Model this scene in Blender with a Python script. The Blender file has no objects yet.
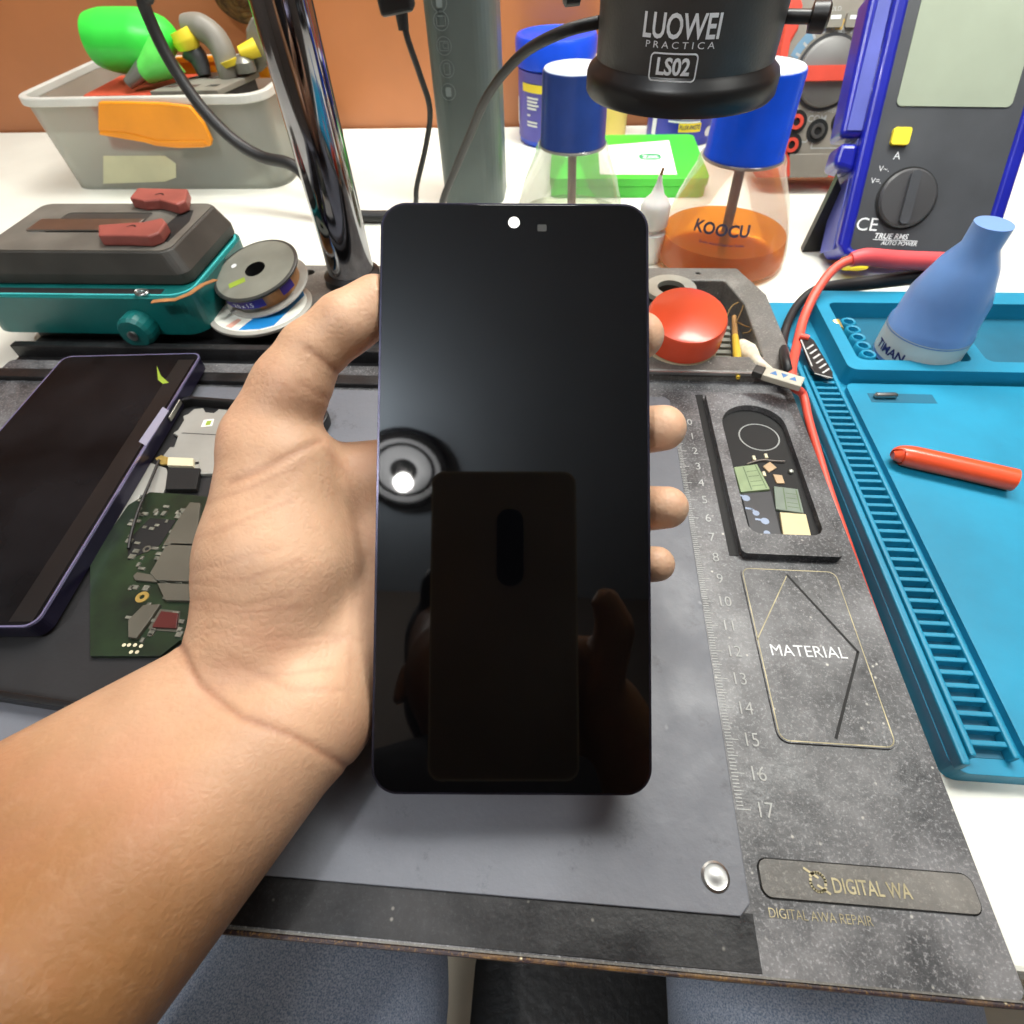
import bpy, bmesh, math, random
import numpy as np
from mathutils import Vector, Matrix
random.seed(7)
rng = np.random.default_rng(7)
C = bpy.context.scene.collection
scene = bpy.context.scene
# Units below are centimetres on the work board: x right, y away from the seat, z up from the board's top face,
# which lies 75 cm above the floor.  G() turns them into metres.
ZB = 75.0
def G(p): return (p[0] * .01, p[1] * .01, (p[2] + ZB) * .01)
V = lambda *a: np.array(a, float)
# ------------------------------------------------------------------ camera pose (solved from the cm scale on the board)
pa, pb, pc = 0.693073006, 0.110313363, -0.0475982356
CAM = V(-6.45197226, -21.1522015, 18.297814)
F = 556.780967
def _rx(a): return np.array([[1, 0, 0], [0, math.cos(a), -math.sin(a)], [0, math.sin(a), math.cos(a)]])
def _rz(a): return np.array([[math.cos(a), -math.sin(a), 0], [math.sin(a), math.cos(a), 0], [0, 0, 1]])
ROT = _rz(pb) @ _rx(pa) @ _rz(pc)
def ray(px, py): return ROT @ V((px - 512) / F, -(py - 512) / F, -1)
def U(px, py, z=0.0):
    d = ray(px, py); return CAM + (z - CAM[2]) / d[2] * d
def UY(px, py, y):
    d = ray(px, py); return CAM + (y - CAM[1]) / d[1] * d
def UD(px, py, D): return CAM + D * ray(px, py)
cd = bpy.data.cameras.new('camera'); cam = bpy.data.objects.new('camera', cd); C.objects.link(cam)
cd.sensor_width = 36; cd.lens = F / 1024 * 36; cd.clip_start = .002; cd.clip_end = 30
m4 = Matrix.Identity(4)
for i in range(3):
    for j in range(3): m4[i][j] = ROT[i, j]
m4.translation = Vector(G(CAM)); cam.matrix_world = m4
cd.dof.use_dof = True; cd.dof.focus_distance = .185; cd.dof.aperture_fstop = 22
scene.camera = cam
scene.view_settings.view_transform = 'Standard'
scene.view_settings.look = 'None'
# ------------------------------------------------------------------ materials
def lin(c):
    r = []
    for v in c[:3]:
        v = v / 255.; r.append(v / 12.92 if v <= .04045 else ((v + .055) / 1.055) ** 2.4)
    return (*r, 1)
def mat(name, col, rough=.5, metal=0, var=0., vscale=60, col2=None, bump=0., bscale=200, spec=.5, emit=None, estr=0, sss=0, coat=0, trans=0, alpha=1, detail=4):
    m = bpy.data.materials.new(name); m.use_nodes = True
    nt = m.node_tree; b = nt.nodes['Principled BSDF']
    b.inputs['Base Color'].default_value = lin(col); b.inputs['Roughness'].default_value = rough
    b.inputs['Metallic'].default_value = metal; b.inputs['Specular IOR Level'].default_value = spec
    b.inputs['Coat Weight'].default_value = coat; b.inputs['Transmission Weight'].default_value = trans; b.inputs['Alpha'].default_value = alpha
    if emit: b.inputs['Emission Color'].default_value = lin(emit); b.inputs['Emission Strength'].default_value = estr
    if sss:
        b.inputs['Subsurface Weight'].default_value = sss; b.inputs['Subsurface Radius'].default_value = (1, .4, .25); b.inputs['Subsurface Scale'].default_value = .004
    tc = nt.nodes.new('ShaderNodeTexCoord')
    if var or col2:
        n = nt.nodes.new('ShaderNodeTexNoise'); n.inputs['Scale'].default_value = vscale; n.inputs['Detail'].default_value = detail
        nt.links.new(tc.outputs['Object'], n.inputs['Vector'])
        r = nt.nodes.new('ShaderNodeValToRGB'); r.color_ramp.elements[0].position = .35; r.color_ramp.elements[1].position = .68
        c1 = lin(col); c2 = lin(col2) if col2 else tuple(min(1, v * (1 + var)) for v in c1[:3]) + (1,)
        if not col2: c1 = tuple(v * (1 - var) for v in c1[:3]) + (1,)
        r.color_ramp.elements[0].color = c1; r.color_ramp.elements[1].color = c2
        nt.links.new(n.outputs['Fac'], r.inputs['Fac']); nt.links.new(r.outputs['Color'], b.inputs['Base Color'])
    if bump:
        n2 = nt.nodes.new('ShaderNodeTexNoise'); n2.inputs['Scale'].default_value = bscale; n2.inputs['Detail'].default_value = 3
        nt.links.new(tc.outputs['Object'], n2.inputs['Vector'])
        bm_ = nt.nodes.new('ShaderNodeBump'); bm_.inputs['Strength'].default_value = bump; bm_.inputs['Distance'].default_value = .001
        nt.links.new(n2.outputs['Fac'], bm_.inputs['Height']); nt.links.new(bm_.outputs['Normal'], b.inputs['Normal'])
    return m
def clear(name, tint, dif, mixd, gloss=.08, rough=.05):
    # thin clear plastic or coloured liquid: tinted see-through, a little diffuse body, a fresnel sheen
    m = bpy.data.materials.new(name); m.use_nodes = True; nt = m.node_tree; nt.nodes.clear()
    o = nt.nodes.new('ShaderNodeOutputMaterial'); t = nt.nodes.new('ShaderNodeBsdfTransparent'); d = nt.nodes.new('ShaderNodeBsdfDiffuse'); tl = nt.nodes.new('ShaderNodeBsdfTranslucent')
    g = nt.nodes.new('ShaderNodeBsdfGlossy'); g.inputs['Roughness'].default_value = rough
    t.inputs[0].default_value = lin(tint); d.inputs[0].default_value = lin(dif); tl.inputs[0].default_value = lin(dif)
    a0 = nt.nodes.new('ShaderNodeMixShader'); a0.inputs[0].default_value = .5
    a = nt.nodes.new('ShaderNodeMixShader'); a.inputs[0].default_value = mixd
    b = nt.nodes.new('ShaderNodeMixShader'); lw = nt.nodes.new('ShaderNodeLayerWeight'); lw.inputs[0].default_value = gloss * 3
    L = nt.links.new
    L(d.outputs[0], a0.inputs[1]); L(tl.outputs[0], a0.inputs[2])
    L(t.outputs[0], a.inputs[1]); L(a0.outputs[0], a.inputs[2]); mu = nt.nodes.new('ShaderNodeMath'); mu.operation = 'MULTIPLY'; mu.inputs[1].default_value = .5; L(lw.outputs['Fresnel'], mu.inputs[0]); L(mu.outputs[0], b.inputs[0]); L(a.outputs[0], b.inputs[1]); L(g.outputs[0], b.inputs[2]); L(b.outputs[0], o.inputs[0])
    return m
def grimy(name, base, worn, speck, rough=.45, amount=.5, scale=1., speckscale=260, fine=.3):
    # black anodised metal rubbed grey, with dust specks, stains and fine scratches
    m = bpy.data.materials.new(name); m.use_nodes = True; nt = m.node_tree; b = nt.nodes['Principled BSDF']; L = nt.links.new
    tc = nt.nodes.new('ShaderNodeTexCoord')
    def noise(s, d=5, r=.6):
        n = nt.nodes.new('ShaderNodeTexNoise'); n.inputs['Scale'].default_value = s * scale; n.inputs['Detail'].default_value = d; n.inputs['Roughness'].default_value = r
        L(tc.outputs['Object'], n.inputs['Vector']); return n.outputs['Fac']
    def ramp(src, p0, p1, a=0, c=1):
        r = nt.nodes.new('ShaderNodeMapRange'); r.inputs[1].default_value = p0; r.inputs[2].default_value = p1; r.inputs[3].default_value = a; r.inputs[4].default_value = c
        L(src, r.inputs[0]); return r.outputs[0]
    def mix(f, a, c):
        x = nt.nodes.new('ShaderNodeMix'); x.data_type = 'RGBA'; L(f, x.inputs[0])
        for s, v in ((6, a), (7, c)):
            if isinstance(v, tuple): x.inputs[s].default_value = v
            else: L(v, x.inputs[s])
        return x.outputs[2]
    c = mix(ramp(noise(22, 8, .7), .62 - .3 * amount, .85 - .2 * amount), lin(base), lin(worn))
    c = mix(ramp(noise(70, 6, .75), .58, .72, 0, .6), c, lin(tuple(v * .4 for v in base)))
    c = mix(ramp(noise(900, 4, .8), .52, .7, 0, fine), c, lin(tuple(min(255, v * 1.5) for v in worn)))
    c = mix(ramp(noise(9, 3, .5), .4, .65, 0, .35), c, lin(tuple(v * .7 for v in base)))
    vo = nt.nodes.new('ShaderNodeTexVoronoi'); vo.inputs['Scale'].default_value = speckscale * scale; L(tc.outputs['Object'], vo.inputs['Vector'])
    sp = ramp(vo.outputs['Distance'], .16, .05); gate = ramp(noise(120, 2), .55, .62)
    mm = nt.nodes.new('ShaderNodeMath'); mm.operation = 'MULTIPLY'; L(sp, mm.inputs[0]); L(gate, mm.inputs[1])
    c = mix(mm.outputs[0], c, lin(speck))
    L(c, b.inputs['Base Color'])
    L(ramp(noise(40), .3, .7, rough - .12, rough + .18), b.inputs['Roughness'])
    bp = nt.nodes.new('ShaderNodeBump'); bp.inputs['Strength'].default_value = .25; bp.inputs['Distance'].default_value = .0006
    L(noise(300, 4), bp.inputs['Height']); L(bp.outputs[0], b.inputs['Normal'])
    return m
# ------------------------------------------------------------------ objects
def thing(name, label, cat, loc=(0, 0, 0), group=None):
    o = bpy.data.objects.new(name, None); C.objects.link(o); o.location = G(loc); o['label'] = label; o['category'] = cat; o.empty_display_size = .01
    if group: o['group'] = group
    return o
def tag(o, label, cat, group=None, kind=None):
    o['label'] = label; o['category'] = cat
    if group: o['group'] = group
    if kind: o['kind'] = kind
    return o
def struct(o): o['kind'] = 'structure'; return o
def wloc(o):
    p = Vector((0, 0, 0))
    while o: p += o.location; o = o.parent
    return p
class MB:
    """collects shapes given in board centimetres; build() links them as ONE mesh object"""
    def __init__(s): s.v = []; s.f = []; s.sm = []
    def add(s, vs, fs, smooth=True):
        n = len(s.v); s.v += [tuple(map(float, p)) for p in vs]; s.f += [tuple(i + n for i in q) for q in fs]; s.sm += [smooth] * len(fs); return s
    def box(s, lo, hi, fr=None):
        lo = V(*lo); hi = V(*hi)
        c = [V(x, y, z) for z in (lo[2], hi[2]) for y in (lo[1], hi[1]) for x in (lo[0], hi[0])]
        if fr: c = [fr(p) for p in c]
        return s.add(c, [(0, 2, 3, 1), (4, 5, 7, 6), (0, 1, 5, 4), (2, 6, 7, 3), (0, 4, 6, 2), (1, 3, 7, 5)], False)
    def lathe(s, o, prof, seg=40, ax=(0, 0, 1), fr=None, cap0=True, cap1=True, smooth=True):
        ax = V(*ax); ax /= np.linalg.norm(ax); o = V(*o)
        t = V(1, 0, 0) if abs(ax[0]) < .9 else V(0, 1, 0); u = np.cross(ax, t); u /= np.linalg.norm(u); w = np.cross(ax, u)
        vs = []; fs = []
        for r, h in prof:
            for k in range(seg):
                a = 2 * math.pi * k / seg; vs.append(o + ax * h + r * (math.cos(a) * u + math.sin(a) * w))
        for i in range(len(prof) - 1):
            for k in range(seg):
                k2 = (k + 1) % seg; fs.append((i * seg + k, i * seg + k2, (i + 1) * seg + k2, (i + 1) * seg + k))
        if cap0: fs.append(tuple(range(seg))[::-1])
        if cap1: fs.append(tuple((len(prof) - 1) * seg + k for k in range(seg)))
        if fr: vs = [fr(p) for p in vs]
        return s.add(vs, fs, smooth)
    def cyl(s, a, b, r, r2=None, seg=28, fr=None):
        a = V(*a); b = V(*b); h = np.linalg.norm(b - a); return s.lathe(a, [(r, 0), (r if r2 is None else r2, h)], seg, b - a, fr)
    def tube(s, pts, r, seg=10, sub=8, closed=False):
        P = [V(*p) for p in pts]
        if sub > 1 and len(P) > 2:
            Q = []
            for i in range(len(P) - 1):
                p0, p1, p2, p3 = P[max(i - 1, 0)], P[i], P[i + 1], P[min(i + 2, len(P) - 1)]
                for k in range(sub):
                    t = k / sub; Q.append(.5 * (2 * p1 + (p2 - p0) * t + (2 * p0 - 5 * p1 + 4 * p2 - p3) * t * t + (3 * p1 - p0 - 3 * p2 + p3) * t ** 3))
            Q.append(P[-1]); P = Q
        n = len(P); R = r if hasattr(r, '__len__') else [r] * 2
        vs = []; u = None
        for i in range(n):
            d = P[min(i + 1, n - 1)] - P[max(i - 1, 0)]; d /= np.linalg.norm(d) + 1e-12
            if u is None: u = np.cross(d, V(0, 0, 1) if abs(d[2]) < .9 else V(1, 0, 0))
            u = u - d * np.dot(u, d); u /= np.linalg.norm(u); w = np.cross(d, u)
            t = i / (n - 1) * (len(R) - 1); k = min(int(t), len(R) - 2); rr = R[k] + (R[k + 1] - R[k]) * (t - k)
            for j in range(seg):
                a = 2 * math.pi * j / seg; vs.append(P[i] + rr * (math.cos(a) * u + math.sin(a) * w))
        fs = [(i * seg + j, i * seg + (j + 1) % seg, (i + 1) * seg + (j + 1) % seg, (i + 1) * seg + j) for i in range(n - 1) for j in range(seg)]
        fs += [tuple(range(seg))[::-1], tuple((n - 1) * seg + j for j in range(seg))]
        return s.add(vs, fs)
    def prism(s, poly, z0, z1, fr=None, holes=(), smooth=False):
        """polygon (list of xy) extruded z0..z1, with optional holes through it"""
        bm = bmesh.new(); loops = [list(poly)] + [list(h) for h in holes]
        allv = []
        for z in (z0, z1):
            es = []; lv = []
            for lp in loops:
                vv = [bm.verts.new((p[0], p[1], z)) for p in lp]; lv.append(vv)
                es += [bm.edges.new((vv[i], vv[(i + 1) % len(vv)])) for i in range(len(vv))]
            bmesh.ops.triangle_fill(bm, use_beauty=True, use_dissolve=False, edges=es); allv.append(lv)
        for a, b in zip(*allv):
            for i in range(len(a)):
                j = (i + 1) % len(a); bm.faces.new((a[i], a[j], b[j], b[i]))
        bmesh.ops.recalc_face_normals(bm, faces=bm.faces)
        bm.verts.index_update(); vs = [V(*v.co) for v in bm.verts]; fs = [tuple(v.index for v in f.verts) for f in bm.faces]; bm.free()
        if fr: vs = [fr(p) for p in vs]
        return s.add(vs, fs, smooth)
    def build(s, name, m, parent=None, loc=None, bevel=0, seg=2, autosmooth=True):
        me = bpy.data.meshes.new(name)
        base = wloc(parent) if parent else Vector(G(loc if loc is not None else (0, 0, -ZB)))
        me.from_pydata([Vector(G(p)) - base for p in s.v], [], s.f)
        bm = bmesh.new(); bm.from_mesh(me); bmesh.ops.recalc_face_normals(bm, faces=bm.faces); bm.to_mesh(me); bm.free()
        me.polygons.foreach_set('use_smooth', s.sm if len(s.sm) == len(me.polygons) else [True] * len(me.polygons)); me.materials.append(m); me.update()
        o = bpy.data.objects.new(name, me); C.objects.link(o)
        if parent: o.parent = parent
        else: o.location = base
        if bevel:
            b = o.modifiers.new('bevel', 'BEVEL'); b.width = bevel * .01; b.segments = seg; b.limit_method = 'ANGLE'; b.angle_limit = .6
        if autosmooth and any(s.sm):
            bm = bmesh.new(); bm.from_mesh(me)
            for e in bm.edges:
                if len(e.link_faces) == 2 and e.calc_face_angle(0) > .7: e.smooth = False
            bm.to_mesh(me); bm.free()
        return o
def frame(o, ux, uy):
    o = V(*o); ux = V(*ux); ux = ux / np.linalg.norm(ux); uy = V(*uy); uy = uy - ux * np.dot(ux, uy); uy = uy / np.linalg.norm(uy); uz = np.cross(ux, uy)
    f = lambda p: o + ux * p[0] + uy * p[1] + uz * p[2]
    f.o, f.x, f.y, f.z = o, ux, uy, uz; return f
def rrect(x0, y0, x1, y1, r, n=6):
    P = []
    for cx, cy, a in ((x1 - r, y1 - r, 0), (x0 + r, y1 - r, 90), (x0 + r, y0 + r, 180), (x1 - r, y0 + r, 270)):
        for k in range(n + 1):
            t = math.radians(a + 90 * k / n); P.append((cx + r * math.cos(t), cy + r * math.sin(t)))
    return P
def circ(x, y, r, n=24, ry=None): return [(x + r * math.cos(2 * math.pi * k / n), y + (ry or r) * math.sin(2 * math.pi * k / n)) for k in range(n)]
def text(mb, s, fr, size, wrap=None, sx=1., bold=0., align='CENTER', depth=.01, shear=0.):
    """lettering as flat raised geometry; fr maps (x, y, z) of the writing plane, size = capital height in cm"""
    cu = bpy.data.curves.new('t', 'FONT'); cu.body = s; cu.align_x = align; cu.align_y = 'CENTER'; cu.size = 1; cu.resolution_u = 3; cu.offset = bold; cu.shear = shear
    o = bpy.data.objects.new('t', cu); C.objects.link(o); bpy.context.view_layer.update()
    me = bpy.data.meshes.new_from_object(o.evaluated_get(bpy.context.evaluated_depsgraph_get()))
    k = size / .69
    vs = [fr(V(v.co.x * k * sx, v.co.y * k, depth)) for v in me.vertices]; fs = [tuple(p.vertices) for p in me.polygons]
    bpy.data.objects.remove(o); bpy.data.curves.remove(cu); bpy.data.meshes.remove(me)
    return mb.add(vs, fs, False)
def strip(mb, pts, w, fr, z=.01, closed=False):
    """a flat line of width w drawn in the xy plane of fr"""
    P = [V(p[0], p[1]) for p in pts]
    if closed: P.append(P[0])
    for a, b in zip(P, P[1:]):
        d = b - a; L = np.linalg.norm(d)
        if L < 1e-9: continue
        d /= L; n = V(-d[1], d[0]) * w / 2; e = d * w * .3
        q = [a - e - n, b + e - n, b + e + n, a - e + n]
        mb.add([fr(V(x[0], x[1], z)) for x in q], [(0, 1, 2, 3)], False)
    return mb
ID = frame((0, 0, 0), (1, 0, 0), (0, 1, 0))
def at_z(z): return frame((0, 0, z), (1, 0, 0), (0, 1, 0))
def part(name, m, parent, fn, **k):
    mb = MB(); fn(mb); return mb.build(name, m, parent, **k)
# ------------------------------------------------------------------ smooth solids (bodies): signed distance field -> mesh
def surface_nets(Fd, org, h):
    nx, ny, nz = Fd.shape; ins = Fd < 0
    cnt = np.zeros((nx - 1, ny - 1, nz - 1), np.int8); acc = np.zeros((nx - 1, ny - 1, nz - 1, 3), np.float32)
    for ax in range(3):
        o1, o2 = [a for a in range(3) if a != ax]
        for i in (0, 1):
            for j in (0, 1):
                s0 = [None] * 3; s1 = [None] * 3
                s0[ax] = slice(0, -1); s1[ax] = slice(1, None)
                for o_, q in ((o1, i), (o2, j)): s0[o_] = s1[o_] = slice(q, Fd.shape[o_] - 1 + q)
                a = Fd[tuple(s0)]; b = Fd[tuple(s1)]; x = (a < 0) != (b < 0)
                t = np.where(x, a / np.where(x, a - b, 1), 0)
                cnt += x; acc[..., ax] += t; acc[..., o1] += x * i; acc[..., o2] += x * j
    act = cnt > 0; idx = -np.ones(act.shape, np.int64); idx[act] = np.arange(act.sum())
    g = np.argwhere(act); vs = (g + acc[act] / cnt[act][:, None]) * h + org
    quads = []
    for ax in range(3):
        o1, o2 = [(1, 2), (2, 0), (0, 1)][ax]
        s0 = [slice(None)] * 3; s1 = [slice(None)] * 3; s0[ax] = slice(0, -1); s1[ax] = slice(1, None)
        e = np.argwhere(ins[tuple(s0)] != ins[tuple(s1)])
        e = e[(e[:, o1] > 0) & (e[:, o2] > 0) & (e[:, o1] < Fd.shape[o1] - 1) & (e[:, o2] < Fd.shape[o2] - 1)]
        flip = ins[tuple(s0)][tuple(e.T)]
        def at(da, db):
            q = e.copy(); q[:, o1] += da; q[:, o2] += db; return idx[tuple(q.T)]
        q = np.stack([at(-1, -1), at(0, -1), at(0, 0), at(-1, 0)], 1); q[~flip] = q[~flip][:, ::-1]; quads.append(q)
    return vs, np.concatenate(quads)
class Field:
    def __init__(s, lo, hi, h):
        s.lo = V(*lo); s.h = h; n = np.ceil((V(*hi) - s.lo) / h).astype(int) + 1; s.F = np.full(n, 9., np.float32); s.n = n
    def sub(s, lo, hi):
        a = np.clip(np.floor((lo - s.lo) / s.h).astype(int), 0, s.n); b = np.clip(np.ceil((hi - s.lo) / s.h).astype(int) + 1, 0, s.n)
        sl = tuple(slice(x, y) for x, y in zip(a, b))
        ax = [(s.lo[i] + s.h * np.arange(a[i], b[i])).astype(np.float32) for i in range(3)]
        return sl, np.meshgrid(*ax, indexing='ij', sparse=True)
    def blend(s, sl, d, k):
        f = s.F[sl]
        t = np.clip(.5 + .5 * (f - d) / k, 0, 1); s.F[sl] = f * (1 - t) + d * t - k * t * (1 - t)
    def cone(s, a, b, ra, rb, k=.5, flat=None):
        a = V(*a); b = V(*b); m = max(ra, rb) + k + 1.2
        sl, (X, Y, Z) = s.sub(np.minimum(a, b) - m, np.maximum(a, b) + m)
        ba = b - a; L = max(ba @ ba, 1e-6)
        t = np.clip(((X - a[0]) * ba[0] + (Y - a[1]) * ba[1] + (Z - a[2]) * ba[2]) / L, 0, 1)
        dx = X - a[0] - t * ba[0]; dy = Y - a[1] - t * ba[1]; dz = Z - a[2] - t * ba[2]
        if flat is not None:                       # (axis, factor): thickness along axis divided by factor
            n, q = flat; dn = dx * n[0] + dy * n[1] + dz * n[2]; e = (q - 1) * dn; dx = dx + e * n[0]; dy = dy + e * n[1]; dz = dz + e * n[2]
        s.blend(sl, np.sqrt(dx * dx + dy * dy + dz * dz) - (ra + (rb - ra) * t), k)
    def chain(s, pts, rs, k=.5, flat=None):
        for i in range(len(pts) - 1): s.cone(pts[i], pts[i + 1], rs[i], rs[i + 1], k, flat)
    def mesh(s): return surface_nets(s.F, s.lo, s.h)
# ================================================================== the room
M = {}
M['wall'] = mat('wall_panel', (176, 112, 70), .3, var=.1, vscale=9, bump=.05, bscale=60)
M['ceil'] = mat('ceiling_paint', (178, 192, 205), .9, var=.03, vscale=5)
M['plain'] = mat('room_paint', (120, 112, 104), .9, var=.05, vscale=4)
M['floor'] = mat('floor_concrete', (205, 198, 180), .8, var=.1, vscale=12, bump=.2, bscale=80)
M['white'] = mat('white_laminate', (234, 235, 224), .4, var=.05, vscale=14, bump=.03, bscale=90)
M['steel'] = mat('bare_steel', (170, 170, 168), .35, 1, var=.15, vscale=30)
M['chrome'] = mat('chrome', (150, 150, 155), .07, 1, var=.25, vscale=25)
M['black'] = mat('black_plastic', (22, 22, 23), .38, var=.2, vscale=50)
M['blackmatte'] = mat('matte_black', (30, 30, 32), .6, var=.15, vscale=80, bump=.1, bscale=500)
M['darkgap'] = mat('dark_recess', (10, 10, 11), .7, var=.2, vscale=60)
M['cord'] = mat('black_rubber', (26, 26, 27), .5, var=.2, vscale=70)
M['ink_white'] = mat('white_ink', (225, 228, 230), .6, var=.05, vscale=90)
M['ink_grey'] = mat('worn_white_ink', (176, 178, 176), .7, var=.12, vscale=160)
M['ink_gold'] = mat('worn_gold_ink', (184, 174, 138), .6, var=.3, vscale=120)
M['ink_dark'] = mat('navy_ink', (34, 36, 96), .5, var=.1, vscale=90)
M['ink_black'] = mat('black_ink', (22, 20, 24), .6, var=.1, vscale=90)
M['board'] = grimy('worn_black_board', (50, 51, 54), (142, 142, 144), (200, 198, 190), .42, .72, fine=.5)
M['boardside'] = grimy('black_board_bars', (20, 20, 22), (52, 52, 54), (120, 118, 112), .4, .45)
M['matgrey'] = grimy('grey_heat_mat', (108, 111, 119), (119, 122, 130), (160, 162, 166), .5, .1, speckscale=90, fine=.03)
M['lip'] = grimy('worn_brass_edge', (52, 40, 46), (176, 132, 62), (215, 200, 160), .4, .42, scale=1.3)
M['traymetal'] = grimy('grey_tray_metal', (96, 94, 90), (135, 132, 126), (190, 188, 180), .4, .5)
M['ceilring'] = mat('lamp_black_trim', (16, 17, 18), .5)
M['ceilwhite'] = mat('lamp_reflector', (205, 208, 212), .5)
M['bulb'] = mat('lamp_bulb', (255, 255, 255), .5, emit=(255, 252, 246), estr=95)
WY = 48.0; CZ = 165.0
def slab(name, lo, hi, m): mb = MB(); mb.box(lo, hi); return struct(mb.build(name, m, None, loc=((lo[0] + hi[0]) / 2, (lo[1] + hi[1]) / 2, lo[2])))
slab('wall_back', (-160, WY, -75), (160, WY + 6, CZ), M['wall'])
slab('wall_left', (-166, -160, -75), (-160, WY + 6, CZ), M['plain'])
slab('wall_right', (160, -160, -75), (166, WY + 6, CZ), M['plain'])
slab('wall_front', (-166, -166, -75), (166, -160, CZ), M['plain'])
slab('floor', (-166, -166, -79), (166, WY + 6, -75), M['floor'])
slab('ceiling', (-166, -166, CZ), (166, WY + 6, CZ + 4), M['ceil'])
# the bench
bench = thing('workbench', 'white laminate workbench top running back to the brown wall', 'workbench', (0, 13, -75))
part('benchtop', M['white'], bench, lambda b: b.box((-95, -20.2, -4), (75, 47.6, -1)), bevel=.15)
for sx in (-90, 70):
    for sy in (-14, 42): part('leg', M['steel'], bench, lambda b: b.box((sx - 2.5, sy - 2.5, -75), (sx + 2.5, sy + 2.5, -4)), bevel=.2)
# ------------------------------------------------------------------ black repair platform
bd = thing('repair_platform', 'worn black metal phone repair platform with centimetre scale lying on the white bench', 'work platform', (-12, -3, -1))
BX0, BX1, BY0, BY1 = -38.0, 5.85, -20.8, 14.2
part('base_plate', M['board'], bd, lambda b: b.prism(rrect(BX0, BY0, 5.5, 4.0, .3), -1, 0), bevel=.05)
part('front_lip', M['lip'], bd, lambda b: b.box((BX0 + .1, BY0 - .16, -.62), (5.42, BY0 - .005, -.03)), bevel=.06)
part('front_rail', M['boardside'], bd, lambda b: b.box((BX0 + .1, BY0 + .06, -.02), (-.75, -19.5, .02)), bevel=.01)
part('lip_highlight', M['traymetal'], bd, lambda b: b.box((BX0 + .1, BY0 - .03, -.03), (5.42, BY0 + .02, .008)))  # pale strip painting the highlight along the lip
part('work_mat', M['matgrey'], bd, lambda b: b.prism([(-31, -19.6), (-1.1, -19.6), (-.8, -19.3), (-.72, 1.55), (-.95, 1.8), (-31, 1.8)], .005, .1), bevel=.03)
def scalemarks(b):
    f = at_z(.012)
    for k in range(0, 171):
        y = -k * .1; L = .38 if k % 10 == 0 else (.28 if k % 5 == 0 else .18)
        strip(b, [(-.7, y), (-.7 + L, y)], .03, f, 0)
    for k in range(18): text(b, str(k), frame((0.08, -k, .012), (1, 0, 0), (0, 1, 0)), .42, bold=-.005, sx=.9)
part('ruler_scale', M['ink_grey'], bd, scalemarks)
part('mat_screw', M['steel'], bd, lambda b: b.lathe((-1.62, -18.75, .09), [(.38, 0), (.38, .03), (.32, .06), (.29, .05), (.12, .085), (.001, .09)], 28))
# rear: stepped bars and the rear tray
def bars(b):
    for y0, y1, z in ((2.1, 2.9, .25), (4.5, 5.0, .6), (6.6, 7.2, .55)): b.box((BX0, y0, -1), (-2.2, y1, z))
    b.box((BX0, 2.9, -1), (-2.2, 7.2, -.15))
part('slotted_bars', M['boardside'], bd, bars, bevel=.06)
part('rear_shelf', M['traymetal'], bd, lambda b: b.prism(rrect(BX0, 7.2, -2.2, BY1, .4), -1, .6, holes=[circ(-22.9, 13.2, .35, 16), circ(-33, 13.2, .35, 16)]), bevel=.06)
def rtray(b):
    b.prism([(-2.2, 3.3), (5.85, 3.3), (5.85, 11.0), (4.7, BY1), (-2.2, BY1)], -1, .6, holes=[[(-1.7, 4.7), (4.35, 4.7), (4.35, 10.0), (3.7, 12.6), (-1.7, 12.6)], circ(2.2, 13.5, .15, 12)])
part('rear_tray', M['traymetal'], bd, rtray, bevel=.1)
part('rear_tray_floor', M['darkgap'], bd, lambda b: b.box((-2, 4.5, -.95), (4.6, 12.9, -.7)))
part('tray_edge_strip', M['steel'], bd, lambda b: b.box((-2.2, 3.18, .45), (5.8, 3.29, .6)))
# component tray with its long recess
ct = [U(706, 392, .35), U(790, 394, .35), U(837, 556, .35), U(741, 553, .35)]
cx0 = (ct[0][0] + ct[3][0]) / 2; cx1 = (ct[1][0] + ct[2][0]) / 2; cy1 = ct[0][1]; cy0 = ct[3][1]
hx0, hx1 = cx0 + .47, cx1 - .45; hr = (hx1 - hx0) / 2; hcx = (hx0 + hx1) / 2
hole = [(hcx + hr * math.cos(math.radians(a)), cy1 - .95 - hr + hr * math.sin(math.radians(a))) for a in range(0, 181, 12)] + [(hx0, cy0 + 1.6)] + [(hx0 + .5 - .5 * math.cos(math.radians(a)), cy0 + 1.5 - .5 * math.sin(math.radians(a))) for a in (15, 45, 75)] + [(hx1 - .5 + .5 * math.sin(math.radians(a)), cy0 + 1.5 - .5 * math.cos(math.radians(a))) for a in (15, 45, 75)]
part('component_tray', M['board'], bd, lambda b: b.prism(rrect(cx0, cy0, cx1, cy1, .25), .0, .35, holes=[hole]), bevel=.09)
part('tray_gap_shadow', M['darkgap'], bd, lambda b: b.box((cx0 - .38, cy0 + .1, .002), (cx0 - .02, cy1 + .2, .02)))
part('component_tray_floor', M['darkgap'], bd, lambda b: b.prism([(hcx + (x - hcx) * 1.04, y) for x, y in hole], .003, .03))
def gring(b): f = at_z(.035); strip(b, circ(*U(759, 437, .03)[:2], .9, 40), .06, f, 0, True)
part('tray_ring_mark', M['ink_grey'], bd, gring)
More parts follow.
